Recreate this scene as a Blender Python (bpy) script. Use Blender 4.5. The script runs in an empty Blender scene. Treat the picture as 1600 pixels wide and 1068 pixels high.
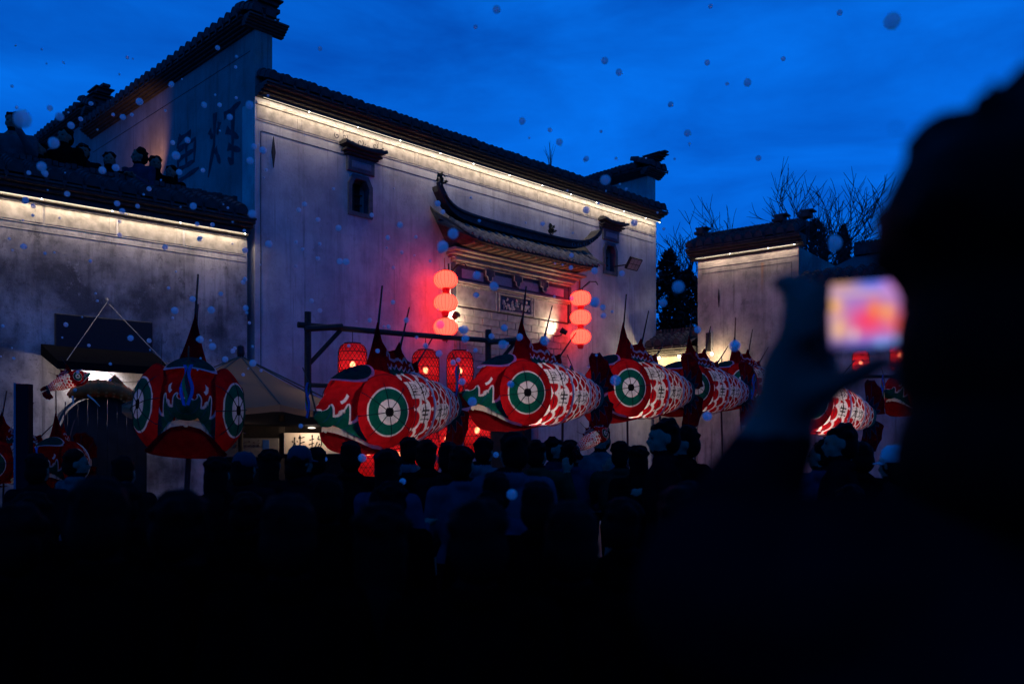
import bpy, bmesh, math, random
import numpy as np
from mathutils import Vector, Matrix, Euler
R = math.radians
scene = bpy.context.scene
COL = scene.collection

# ------------------------------------------------------------------ camera, world, exposure
CAMZ, F, HOR = 1.55, 1396.0, 715.0          # eye height, focal length (photo pixels), horizon row
cam_d = bpy.data.cameras.new('camera')
cam = bpy.data.objects.new('camera', cam_d); COL.objects.link(cam)
cam.location = (0, 0, CAMZ); cam.rotation_euler = (R(90), 0, 0)
cam_d.lens = F / 1600 * 36; cam_d.sensor_width = 36
cam_d.shift_y = (HOR - 534) / 1600
cam_d.clip_start = 0.05; cam_d.clip_end = 3000
cam_d.dof.use_dof = True; cam_d.dof.focus_distance = 12.0; cam_d.dof.aperture_fstop = 1.9
scene.camera = cam

world = bpy.data.worlds.new('World'); scene.world = world; world.use_nodes = True
nt = world.node_tree; nt.nodes.clear()
def wn(t, **k):
    n = nt.nodes.new(t)
    for a, b in k.items(): setattr(n, a, b)
    return n
sky = wn('ShaderNodeTexSky', sky_type='NISHITA', sun_disc=False, sun_elevation=R(1.5), sun_rotation=R(200), air_density=1.0, dust_density=0.2, ozone_density=4.0)
bw = wn('ShaderNodeRGBToBW')
tc = wn('ShaderNodeTexCoord'); mp = wn('ShaderNodeMapping')
mp.inputs['Scale'].default_value = (1.0, 1.0, 3.2)
cl = wn('ShaderNodeTexNoise'); cl.inputs['Scale'].default_value = 3.4; cl.inputs['Detail'].default_value = 6; cl.inputs['Roughness'].default_value = .58
cl.inputs['Distortion'].default_value = .35
cr = wn('ShaderNodeValToRGB')                      # dusk cloud tones, camera balanced for lamplight
cr.color_ramp.elements[0].position = .30; cr.color_ramp.elements[0].color = (0.0008, .074, .47, 1)
cr.color_ramp.elements[1].position = .72; cr.color_ramp.elements[1].color = (0.0014, .168, .86, 1)
mul = wn('ShaderNodeMix', data_type='RGBA', blend_type='MULTIPLY'); mul.inputs[0].default_value = 1
mr = wn('ShaderNodeMapRange'); mr.inputs[1].default_value = 0; mr.inputs[2].default_value = .55; mr.inputs[3].default_value = .72; mr.inputs[4].default_value = 1.12
bg = wn('ShaderNodeBackground'); bg.inputs[1].default_value = 1.0
ou = wn('ShaderNodeOutputWorld'); L = nt.links.new
L(tc.outputs['Generated'], mp.inputs[0]); L(mp.outputs[0], cl.inputs['Vector']); L(cl.outputs['Fac'], cr.inputs[0])
L(sky.outputs[0], bw.inputs[0]); L(bw.outputs[0], mr.inputs[0])
L(cr.outputs[0], mul.inputs[6]); L(mr.outputs[0], mul.inputs[7]); L(mul.outputs[2], bg.inputs[0]); L(bg.outputs[0], ou.inputs[0])

scene.view_settings.view_transform = 'Standard'; scene.view_settings.look = 'None'
scene.view_settings.exposure = 0; scene.view_settings.gamma = 1
scene.render.engine = 'CYCLES'
scene.cycles.use_denoising = True
scene.cycles.max_bounces = 6; scene.cycles.transparent_max_bounces = 12
scene.cycles.sample_clamp_indirect = 4.0
scene.cycles.caustics_reflective = False; scene.cycles.caustics_refractive = False

def ray(x, y, Y):
    """point seen at photo pixel (x, y) at depth Y"""
    return Vector(((x - 800) / F * Y, Y, CAMZ + (HOR - y) / F * Y))

# ------------------------------------------------------------------ helpers
def tag(o, label=None, cat=None, group=None, kind=None):
    if label: o['label'] = label
    if cat: o['category'] = cat
    if group: o['group'] = group
    if kind: o['kind'] = kind
    return o
def empty(name, loc=(0, 0, 0), rz=0, parent=None):
    o = bpy.data.objects.new(name, None); COL.objects.link(o)
    o.location = loc; o.rotation_euler = (0, 0, rz); o.parent = parent
    return o
def link(name, me, mats=None, parent=None, loc=(0, 0, 0), rot=(0, 0, 0), scale=None):
    o = bpy.data.objects.new(name, me); COL.objects.link(o); o.parent = parent
    o.location = loc; o.rotation_euler = rot if not isinstance(rot, (int, float)) else (0, 0, rot)
    if scale is not None: o.scale = scale if not isinstance(scale, (int, float)) else (scale,) * 3
    if mats is not None and len(me.materials) == 0:
        for m in (mats if isinstance(mats, (list, tuple)) else [mats]): me.materials.append(m)
    return o
def copy_tree(o, parent=None):
    c = o.copy(); COL.objects.link(c); c.parent = parent
    for ch in list(o.children): copy_tree(ch, c)
    return c
class MB:
    def __init__(s): s.v = []; s.f = []
    def add(s, vs, fs):
        b = len(s.v); s.v += [tuple(p) for p in vs]; s.f += [tuple(b + i for i in f) for f in fs]; return s
    def box(s, x0, x1, y0, y1, z0, z1, M=None):
        vs = [Vector((x, y, z)) for z in (z0, z1) for y in (y0, y1) for x in (x0, x1)]
        if M is not None: vs = [M @ p for p in vs]
        return s.add(vs, [(0, 2, 3, 1), (4, 5, 7, 6), (0, 1, 5, 4), (2, 6, 7, 3), (0, 4, 6, 2), (1, 3, 7, 5)])
    def cbox(s, x0, x1, y0, y1, z0, z1, c=.01):
        """box whose front (-y) edges are chamfered"""
        vs = []
        for y, k in ((y1, 0), (y0 + c, 0), (y0, c)):
            vs += [(x0 + k, y, z0 + k), (x1 - k, y, z0 + k), (x1 - k, y, z1 - k), (x0 + k, y, z1 - k)]
        fs = [(0, 3, 2, 1)[::-1], (8, 9, 10, 11)]
        for a in (0, 4):
            for i in range(4): fs.append((a + i, a + (i + 1) % 4, a + 4 + (i + 1) % 4, a + 4 + i))
        return s.add(vs, fs)
    def tube(s, pts, r, n=6, cap=True):
        pts = [Vector(p) for p in pts]; rs = r if isinstance(r, (list, tuple)) else [r] * len(pts)
        up = None; base = len(s.v)
        for i, p in enumerate(pts):
            d = (pts[min(i + 1, len(pts) - 1)] - pts[max(i - 1, 0)])
            d = d.normalized() if d.length > 1e-9 else Vector((0, 0, 1))
            if up is None: up = d.orthogonal().normalized()
            up = (up - d * up.dot(d)); up = up.normalized() if up.length > 1e-6 else d.orthogonal().normalized()
            w = d.cross(up)
            for k in range(n):
                a = 2 * math.pi * k / n
                s.v.append(tuple(p + (up * math.cos(a) + w * math.sin(a)) * rs[i]))
        for i in range(len(pts) - 1):
            for k in range(n):
                a = base + i * n + k; b = base + i * n + (k + 1) % n
                s.f.append((a, b, b + n, a + n))
        if cap:
            s.f.append(tuple(base + k for k in range(n))[::-1])
            e = base + (len(pts) - 1) * n; s.f.append(tuple(e + k for k in range(n)))
        return s
    def lathe(s, prof, n=24, M=None):
        base = len(s.v)
        for (r, z) in prof:
            for k in range(n):
                a = 2 * math.pi * k / n; p = Vector((r * math.cos(a), r * math.sin(a), z))
                s.v.append(tuple(M @ p if M is not None else p))
        for i in range(len(prof) - 1):
            for k in range(n):
                a = base + i * n + k; b = base + i * n + (k + 1) % n
                s.f.append((a, b, b + n, a + n))
        return s
    def ell(s, c, r, n=16, m=10, M=None):
        prof = [(math.sin(math.pi * i / m), -math.cos(math.pi * i / m)) for i in range(m + 1)]
        prof[0] = (1e-4, -1); prof[-1] = (1e-4, 1)
        T = Matrix.Translation(c) @ (M if M is not None else Matrix.Identity(4)) @ Matrix.Diagonal((*r, 1))
        s.lathe(prof, n, T)
        b = len(s.v) - n * (m + 1)
        s.f.append(tuple(b + k for k in range(n))[::-1]); s.f.append(tuple(b + m * n + k for k in range(n)))
        return s
    def caps(s, a, b, ra, rb, n=12):
        """tapered capsule"""
        a, b = Vector(a), Vector(b); d = (b - a)
        if d.length < 1e-6: return s.ell(a, (ra,) * 3)
        d.normalize(); pts = []; rs = []
        for t in (-.97, -.75, -.4, 0): pts.append(a + d * ra * t); rs.append(ra * math.sqrt(max(1 - t * t, .01)))
        for t in (0, .4, .75, .97): pts.append(b + d * rb * t); rs.append(rb * math.sqrt(max(1 - t * t, .01)))
        return s.tube(pts, rs, n)
    def prism(s, poly, y0, y1):
        """polygon in x,z extruded along y"""
        n = len(poly)
        vs = [(x, y0, z) for x, z in poly] + [(x, y1, z) for x, z in poly]
        return s.add(vs, [tuple(range(n)), tuple(range(n, 2 * n))[::-1]] + [((i + 1) % n, i, i + n, (i + 1) % n + n) for i in range(n)])
    def mesh(s, name, smooth=False):
        me = bpy.data.meshes.new(name); me.from_pydata(s.v, [], s.f)
        bm = bmesh.new(); bm.from_mesh(me); bmesh.ops.recalc_face_normals(bm, faces=bm.faces); bm.to_mesh(me); bm.free()
        if smooth: me.polygons.foreach_set('use_smooth', [True] * len(me.polygons))
        me.update(); return me
    def build(s, name, mat, parent=None, loc=(0, 0, 0), rot=(0, 0, 0), smooth=False):
        return link(name, s.mesh(name, smooth), mat, parent, loc, rot)
def stroke_mesh(strokes, ox, oz, w, h, th, y0, y1, mb=None, taper=True):
    """brush strokes in the x,z plane; each stroke a polyline in the unit box"""
    mb = mb or MB()
    for st in strokes:
        pts = [Vector((ox + a * w, 0, oz + b * h)) for a, b in st]
        fine = []
        for i in range(len(pts) - 1):
            for k in range(5): fine.append(pts[i].lerp(pts[i + 1], k / 5))
        fine.append(pts[-1]); n = len(fine); Lr = []; Rr = []
        for i, p in enumerate(fine):
            d = (fine[min(i + 1, n - 1)] - fine[max(i - 1, 0)]).normalized(); q = Vector((-d.z, 0, d.x))
            t = i / (n - 1); k = th * (1.0 - .45 * t + .25 * math.cos(t * 9)) if taper else th
            Lr.append(p + q * k); Rr.append(p - q * k)
        yy = y0 - .0006 * len(mb.v) / 100
        vs = []
        for a, b in zip(Lr, Rr): vs += [(a.x, yy, a.z), (b.x, yy, b.z), (a.x, y1, a.z), (b.x, y1, b.z)]
        fs = []
        for i in range(n - 1):
            o = 4 * i; fs += [(o, o + 1, o + 5, o + 4), (o + 2, o + 6, o + 7, o + 3), (o, o + 4, o + 6, o + 2), (o + 1, o + 3, o + 7, o + 5)]
        fs += [(0, 2, 3, 1), (4 * n - 4, 4 * n - 3, 4 * n - 1, 4 * n - 2)]
        mb.add(vs, fs)
    return mb
CH = {
 'lv': [[(.22, .97), (.29, .86)], [(.04, .78), (.48, .78)], [(.25, .78), (.2, .4), (.04, .08)], [(.24, .55), (.42, .55), (.39, .12), (.3, .14)], [(.66, .97), (.52, .7)], [(.58, .82), (.96, .84)], [(.92, .66), (.6, .52)], [(.66, .55), (.64, .05), (.76, .15)], [(.62, .34), (.92, .44)], [(.74, .42), (.98, .05)]],
 'li': [[(.2, .92), (.2, .5), (.8, .5), (.8, .92), (.2, .92)], [(.2, .71), (.8, .71)], [(.5, .92), (.5, .08)], [(.24, .3), (.76, .3)], [(.06, .08), (.94, .08)]],
 'kan': [[(.04, .65), (.42, .67)], [(.24, .92), (.24, .25)], [(.02, .18), (.44, .32)], [(.63, .97), (.5, .64)], [(.56, .78), (.96, .78), (.88, .6)], [(.72, .64), (.66, .3), (.45, .04)], [(.7, .4), (.98, .04)]],
 'sheng': [[(.3, .92), (.1, .6)], [(.22, .71), (.86, .71)], [(.2, .42), (.8, .42)], [(.52, .97), (.52, .08)], [(.04, .08), (.96, .08)]],
 'long': [[(.06, .66), (.94, .68)], [(.46, .97), (.4, .5), (.08, .05)], [(.52, .62), (.52, .14), (.86, .1), (.92, .26)], [(.84, .5), (.3, .18)], [(.64, .94), (.78, .8)]],
 'zha': [[(.02, .66), (.1, .56)], [(.38, .66), (.44, .58)], [(.22, .9), (.19, .5), (.04, .02)], [(.21, .55), (.3, .3), (.33, .02)], [(.62, 1.02), (.5, .8)], [(.54, .82), (.96, .92)], [(.62, .95), (.6, .05)], [(.62, .52), (.98, .62)], [(.64, .22), (.98, .26)]],
 'wu': [[(.08, .72), (.44, .8)], [(.03, .42), (.42, .54)], [(.28, 1.05), (.27, .02)], [(.24, .25), (.02, .1)], [(.76, .98), (.68, .78)], [(.68, .78), (.92, .74), (.98, .5), (.84, .1)], [(.66, .6), (.46, .2)], [(.84, .5), (.55, .0)]],
}

# ------------------------------------------------------------------ materials
MATS = {}
def mat(name, col, rough=.8, metal=0, noise=.15, nscale=20, emit=None, estr=0, bump=0, spec=.3):
    if name in MATS: return MATS[name]
    m = bpy.data.materials.new(name); m.use_nodes = True; n = m.node_tree; b = n.nodes['Principled BSDF']
    b.inputs['Roughness'].default_value = rough; b.inputs['Metallic'].default_value = metal
    b.inputs['Specular IOR Level'].default_value = spec
    if noise:
        t = n.nodes.new('ShaderNodeTexCoord'); x = n.nodes.new('ShaderNodeTexNoise'); x.inputs['Scale'].default_value = nscale; x.inputs['Detail'].default_value = 4
        r = n.nodes.new('ShaderNodeValToRGB')
        r.color_ramp.elements[0].position = .3; r.color_ramp.elements[1].position = .7
        r.color_ramp.elements[0].color = tuple(max(c * (1 - noise), 0) for c in col) + (1,)
        r.color_ramp.elements[1].color = tuple(min(c * (1 + noise), 1) for c in col) + (1,)
        n.links.new(t.outputs['Object'], x.inputs['Vector']); n.links.new(x.outputs['Fac'], r.inputs[0]); n.links.new(r.outputs[0], b.inputs['Base Color'])
        if bump:
            u = n.nodes.new('ShaderNodeBump'); u.inputs['Strength'].default_value = bump; u.inputs['Distance'].default_value = .02
            n.links.new(x.outputs['Fac'], u.inputs['Height']); n.links.new(u.outputs[0], b.inputs['Normal'])
    else: b.inputs['Base Color'].default_value = (*col, 1)
    if emit: b.inputs['Emission Color'].default_value = (*emit, 1); b.inputs['Emission Strength'].default_value = estr
    MATS[name] = m; return m
def plaster(name, hi, lo, dirt=.5, rust=None, axis='x', streak=1.0):
    m = bpy.data.materials.new(name); m.use_nodes = True; n = m.node_tree; b = n.nodes['Principled BSDF']; lk = n.links.new
    b.inputs['Roughness'].default_value = .92; b.inputs['Specular IOR Level'].default_value = .1
    t = n.nodes.new('ShaderNodeTexCoord')
    def nz(sc, vs, det=6, rg=.6):
        q = n.nodes.new('ShaderNodeMapping'); q.inputs['Scale'].default_value = vs; lk(t.outputs['Object'], q.inputs[0])
        x = n.nodes.new('ShaderNodeTexNoise'); x.inputs['Scale'].default_value = sc; x.inputs['Detail'].default_value = det; x.inputs['Roughness'].default_value = rg
        lk(q.outputs[0], x.inputs['Vector']); return x.outputs['Fac']
    def ramp(f, p0, p1, c0=0, c1=1):
        r = n.nodes.new('ShaderNodeMapRange'); r.inputs[1].default_value = p0; r.inputs[2].default_value = p1; r.inputs[3].default_value = c0; r.inputs[4].default_value = c1
        lk(f, r.inputs[0]); return r.outputs[0]
    def mix(a, bb, f, mode='MIX'):
        x = n.nodes.new('ShaderNodeMix'); x.data_type = 'RGBA'; x.blend_type = mode
        if isinstance(f, float): x.inputs[0].default_value = f
        else: lk(f, x.inputs[0])
        for i, v in ((6, a), (7, bb)):
            if isinstance(v, tuple): x.inputs[i].default_value = (*v, 1)
            else: lk(v, x.inputs[i])
        return x.outputs[2]
    blot = nz(.9, (1, 1, 1)); vert = nz(5, (1, 1, .07), 5, .7); fine = nz(14, (1, 1, 1), 8, .75); grit = nz(70, (1, 1, .6), 4)
    c = mix(hi, lo, ramp(blot, .40, .62)); med = nz(3.2, (1, 1, .45), 7, .68); c = mix(c, tuple(x * .5 for x in lo), ramp(med, .50, .70, 0, .8 * dirt))
    c = mix(c, tuple(x * .55 for x in lo), ramp(vert, .52, .78, 0, .75 * streak))
    c = mix(c, tuple(x * .4 for x in lo), ramp(fine, .55, .75, 0, dirt))
    peel = nz(2.1, (1, 1, .8), 12, .78); c = mix(c, tuple(x * .55 for x in lo), ramp(peel, .575, .605, 0, .55 * dirt)); crk = nz(1.3, (1, 1, 1), 12, .85)
    c = mix(c, (.55, .53, .51), ramp(crk, .60, .63, 0, .35 * dirt)); drip = nz(9, (1, 1, .035), 4, .6); c = mix(c, tuple(x * .4 for x in lo), ramp(drip, .60, .68, 0, .5 * streak))
    c = mix(c, (.62, .6, .57), ramp(grit, .62, .72, 0, .35))
    if rust:
        sp = n.nodes.new('ShaderNodeSeparateXYZ'); lk(t.outputs['Object'], sp.inputs[0])
        def mth(op, a, b2):
            x = n.nodes.new('ShaderNodeMath'); x.operation = op
            for i, v in ((0, a), (1, b2)):
                if isinstance(v, (int, float)): x.inputs[i].default_value = v
                else: lk(v, x.inputs[i])
            return x.outputs[0]
        x0, zt, ln, wd = rust
        dx = mth('ABSOLUTE', mth('SUBTRACT', mth('ADD', sp.outputs[0], mth('MULTIPLY', mth('SUBTRACT', vert, .5), .25)), x0), 0)
        fx = ramp(dx, wd, 0); fz = mth('MULTIPLY', ramp(sp.outputs[2], zt - ln, zt), ramp(sp.outputs[2], zt + .02, zt - .03))
        c = mix(c, (.34, .12, .03), mth('MULTIPLY', mth('MULTIPLY', fx, fz), ramp(fine, .25, .6)))
    lk(c, b.inputs['Base Color'])
    u = n.nodes.new('ShaderNodeBump'); u.inputs['Strength'].default_value = .5; u.inputs['Distance'].default_value = .012
    lk(fine, u.inputs['Height']); lk(u.outputs[0], b.inputs['Normal'])
    return m
def emis(name, col, s):
    if name in MATS: return MATS[name]
    m = bpy.data.materials.new(name); m.use_nodes = True; n = m.node_tree; n.nodes.clear()
    e = n.nodes.new('ShaderNodeEmission'); e.inputs[0].default_value = (*col, 1); e.inputs[1].default_value = s
    o = n.nodes.new('ShaderNodeOutputMaterial'); n.links.new(e.outputs[0], o.inputs[0]); MATS[name] = m; return m
def paper(name, col=None, trans=.6, clear=0.0, clearcol=None):
    """thin paper or silk that lets lamp light through; colour from a print (attribute) or plain"""
    if name in MATS: return MATS[name]
    m = bpy.data.materials.new(name); m.use_nodes = True; n = m.node_tree; n.nodes.clear(); lk = n.links.new
    d = n.nodes.new('ShaderNodeBsdfDiffuse'); t = n.nodes.new('ShaderNodeBsdfTranslucent'); x = n.nodes.new('ShaderNodeMixShader'); x.inputs[0].default_value = trans
    if col is None:
        a = n.nodes.new('ShaderNodeAttribute'); a.attribute_name = 'print'
        nz = n.nodes.new('ShaderNodeTexNoise'); nz.inputs['Scale'].default_value = 9; nz.inputs['Detail'].default_value = 8; nz.inputs['Roughness'].default_value = .7
        tcn = n.nodes.new('ShaderNodeTexCoord'); lk(tcn.outputs['Object'], nz.inputs['Vector'])
        mrn = n.nodes.new('ShaderNodeMapRange'); mrn.inputs[1].default_value = .3; mrn.inputs[2].default_value = .7; mrn.inputs[3].default_value = .62; mrn.inputs[4].default_value = 1.15; lk(nz.outputs['Fac'], mrn.inputs[0])
        mm = n.nodes.new('ShaderNodeMix'); mm.data_type = 'RGBA'; mm.blend_type = 'MULTIPLY'; mm.inputs[0].default_value = 1
        oi = n.nodes.new('ShaderNodeObjectInfo'); om = n.nodes.new('ShaderNodeMapRange'); om.inputs[3].default_value = .72; om.inputs[4].default_value = 1.12; lk(oi.outputs['Random'], om.inputs[0]); mx_ = n.nodes.new('ShaderNodeMath'); mx_.operation = 'MULTIPLY'; lk(om.outputs[0], mx_.inputs[0]); lk(mrn.outputs[0], mx_.inputs[1])
        lk(a.outputs['Color'], mm.inputs[6]); lk(mx_.outputs[0], mm.inputs[7])
        lk(mm.outputs[2], d.inputs[0]); lk(mm.outputs[2], t.inputs[0])
        wv = n.nodes.new('ShaderNodeTexNoise'); wv.inputs['Scale'].default_value = 14; wv.inputs['Detail'].default_value = 3; lk(tcn.outputs['Object'], wv.inputs['Vector'])
        bp = n.nodes.new('ShaderNodeBump'); bp.inputs['Strength'].default_value = .6; bp.inputs['Distance'].default_value = .03; lk(wv.outputs['Fac'], bp.inputs['Height']); lk(bp.outputs[0], d.inputs['Normal']); lk(bp.outputs[0], t.inputs['Normal'])
    else: d.inputs[0].default_value = (*col, 1); t.inputs[0].default_value = (*col, 1)
    lk(d.outputs[0], x.inputs[1]); lk(t.outputs[0], x.inputs[2]); s = x.outputs[0]
    if clear:
        tr = n.nodes.new('ShaderNodeBsdfTransparent'); tr.inputs[0].default_value = (*(clearcol or col or (1, 1, 1)), 1)
        y = n.nodes.new('ShaderNodeMixShader'); y.inputs[0].default_value = clear; lk(s, y.inputs[1]); lk(tr.outputs[0], y.inputs[2]); s = y.outputs[0]
    o = n.nodes.new('ShaderNodeOutputMaterial'); lk(s, o.inputs[0]); MATS[name] = m; return m

M_tile = mat('clay_tile', (.030, .029, .031), .85, noise=.45, nscale=9, bump=.4)
M_corbel = mat('corbel_brick', (.05, .045, .042), .9, noise=.35, nscale=12, bump=.3)
M_wood = mat('dark_wood', (.022, .014, .010), .7, noise=.4, nscale=14)
M_metal = mat('dark_metal', (.02, .02, .022), .45, .6, noise=.2)
M_black = mat('black_paint', (.006, .006, .008), .6, noise=.3)
M_stone = mat('grey_stone', (.22, .21, .2), .85, noise=.25, nscale=18, bump=.3)
M_brick = mat('grey_brick', (.23, .21, .185), .9, noise=.3, nscale=7, bump=.35)
M_bluebrick = mat('blue_grey_trim', (.055, .065, .08), .85, noise=.3, nscale=10)
M_line = mat('ink_line', (.035, .03, .035), .9, noise=.4)
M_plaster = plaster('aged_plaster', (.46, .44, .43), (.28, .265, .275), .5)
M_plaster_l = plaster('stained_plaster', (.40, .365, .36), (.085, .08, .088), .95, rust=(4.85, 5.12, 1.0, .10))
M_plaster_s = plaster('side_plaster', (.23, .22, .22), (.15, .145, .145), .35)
M_plaster_r = plaster('patchy_plaster', (.37, .31, .275), (.16, .135, .13), .75, rust=(1.62, 6.05, .75, .075))
M_led = emis('led_warm', (1, .83, .60), 1.9)
M_frieze = mat('frieze_paint', (.27, .24, .21), .9, noise=.35, nscale=8, bump=.3)
M_cloth_red = paper('red_silk', (.78, .02, .034), .62, .18, (.9, .30, .20))
M_globe = paper('globe_silk', (.9, .10, .06), .7)
_n = M_globe.node_tree; _o = [q for q in _n.nodes if q.type == 'OUTPUT_MATERIAL'][0]; _src = _o.inputs[0].links[0].from_socket
_e = _n.nodes.new('ShaderNodeEmission'); _e.inputs[0].default_value = (1, .045, .030, 1); _e.inputs[1].default_value = 4.4
_a = _n.nodes.new('ShaderNodeAddShader'); _n.links.new(_src, _a.inputs[0]); _n.links.new(_e.outputs[0], _a.inputs[1]); _n.links.new(_a.outputs[0], _o.inputs[0])
M_gold = mat('dull_gold', (.45, .25, .05), .4, .8)
M_redcord = mat('red_cord', (.35, .01, .015), .8)
M_net = mat('lantern_net', (.02, .002, .002), .8, noise=0)
M_bulb = emis('bulb_glow', (1, .80, .55), 26)
M_print = paper('printed_lantern_paper', None, .66)
M_bamboo = mat('bamboo', (.10, .06, .035), .7, noise=.3)
M_cream = paper('cream_paper', (.72, .62, .5), .6)
M_pole = mat('pole_wood', (.045, .012, .012), .7, noise=.3)

def led_light(parent, x0, x1, y, z, power, size=.03, rot=0, loc=(0, 0, 0), tilt=0):
    """line of LEDs: the lamp of a strip, aimed down"""
    d = bpy.data.lights.new('led', 'AREA'); d.shape = 'RECTANGLE'; d.size = abs(x1 - x0); d.size_y = size
    d.energy = power * abs(x1 - x0); d.color = (1, .82, .60)
    o = bpy.data.objects.new('led_lamp', d); COL.objects.link(o); o.parent = parent
    Rm = Matrix.Translation(loc) @ Matrix.Rotation(rot, 4, 'Z') @ Matrix.Translation(((x0 + x1) / 2, y, z)) @ Matrix.Rotation(tilt, 4, 'X')
    o.matrix_local = Rm; return o
def led_cove(parent, x0, x1, z, power, seed=0, dim=1.0):
    """LED run tucked behind a thin lip under the corbel: lip, glowing profile in short lengths, lamp"""
    rnd = random.Random(seed); MB().box(x0, x1, -.178, -.170, z + .030, z + .074).build('led_shield', M_corbel, parent)  # thin lip added to screen the lamp from direct view
    x = x0 + .02
    while x < x1 - .2:                                          # separate lengths of profile with small gaps
        e = min(x + rnd.uniform(.85, 1.05), x1 - .01); dz = rnd.uniform(-.003, .003)
        MB().box(x, e - .012, -.168, -.160, z + .027 + dz, z + .033 + dz).build('led_strip', M_led, parent)
        MB().ell((e - .02, -.164, z + .026), (.012, .010, .008), 6, 5).build('led_point', emis('led_point', (1, .9, .75), 22), parent); x = e
    led_light(parent, x0 + .05, x1 - .05, -.140, z + .060, power, .03, tilt=R(16))
def lamp(name, parent, loc, power, col, rad=.05, kind='POINT', direction=None, spot=None):
    d = bpy.data.lights.new(name, kind); d.energy = power; d.color = col; d.shadow_soft_size = rad
    if spot: d.spot_size = spot; d.spot_blend = .6
    o = bpy.data.objects.new(name, d); COL.objects.link(o); o.parent = parent; o.location = loc
    if direction is not None: o.rotation_euler = Vector(direction).to_track_quat('-Z', 'Y').to_euler()
    return o

# ------------------------------------------------------------------ ground
g = MB().box(-150, 150, -60, 300, -.3, 0).build('ground', mat('plaza_stone', (.05, .048, .047), .8, noise=.3, nscale=1.5))
tag(g, kind='structure')

# ------------------------------------------------------------------ tiled eaves
PITCH = .245
def tile_mesh(rad=.102, depth=.6, slope=.42, seg=8):
    """one column of barrel tiles: four overlapping half tubes and the drip plate below its edge"""
    mb = MB(); n = 4
    for k in range(n):
        y0 = depth * k / n; y1 = depth * (k + 1) / n + .05; r0 = rad * 1.0; r1 = rad * .86
        vs = []; fs = []
        for (y, r) in ((y0, r0), (y1, r1)):
            z = (y if y == y0 else y) * slope + (0.02 if y == y0 else 0)
            for rr in (r, r - .022):
                for i in range(seg + 1):
                    a = math.pi * i / seg; vs.append((rr * math.cos(a), y, z + rr * math.sin(a) * 1.5))
        m = seg + 1
        for i in range(seg):
            fs += [(i, i + 1, 2 * m + i + 1, 2 * m + i), (m + i, 3 * m + i, 3 * m + i + 1, m + i + 1), (i, m + i, m + i + 1, i + 1)]
        mb.add(vs, fs)
    # round end cap and pan tile
    cap = [(rad * .95 * math.cos(math.pi * i / 10), rad * 1.48 * math.sin(math.pi * i / 10) + .015) for i in range(11)]
    mb.prism(cap, .004, .022)
    mb.prism([(rad * .9, .012), (PITCH - rad * .9, .012), (PITCH / 2, -.075)], -.004, .014)
    vs = [(rad * .7, 0, .03), (PITCH / 2, 0, -.01), (PITCH - rad * .7, 0, .03), (rad * .7, depth, .03 + depth * slope), (PITCH / 2, depth, -.01 + depth * slope), (PITCH - rad * .7, depth, .03 + depth * slope)]
    mb.add(vs, [(0, 1, 4, 3), (1, 2, 5, 4)])
    return mb.mesh('roof_tile')
TILE = tile_mesh(); TILE.materials.append(M_tile)
def eave(parent, length, z, out, loc=(0, 0), rot=0, rise=.26, name='eave', wall_y=0.0, seed=0):
    """stepped corbel along local x, jutting towards -y, with tile columns on top"""
    rnd = random.Random(seed)
    mb = MB(); st = 4
    for k in range(st):
        a = out * (k + 1) / st; z0 = z + rise * k / st; z1 = z + rise * (k + 1) / st
        mb.cbox(0, length, wall_y - a, wall_y + .06 + .002 * k, z0 + .001, z1 - .001, .012)
    mb.box(0, length, wall_y - out - .03, wall_y + .08, z + rise + .001, z + rise + .03)
    mb.add([(0, wall_y - out - .02, z + rise + .03), (length, wall_y - out - .02, z + rise + .03), (length, wall_y + .25, z + rise + .03 + .42 * (out + .27)), (0, wall_y + .25, z + rise + .03 + .42 * (out + .27)), (0, wall_y + .25, z + rise), (length, wall_y + .25, z + rise)],
           [(0, 1, 2, 3), (3, 2, 5, 4)])
    c = mb.build(name, M_corbel, parent, (loc[0], loc[1], 0), rot)
    n = int(length / PITCH)
    for i in range(n):
        t = link('roof_tile', TILE, None, c, (PITCH * (i + .5) + rnd.uniform(-.008, .008), wall_y - out - .05 + rnd.uniform(-.012, .012), z + rise + .035 + rnd.uniform(-.006, .01)), (rnd.uniform(-.03, .03), 0, rnd.uniform(-.03, .03)))
    return c
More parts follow.
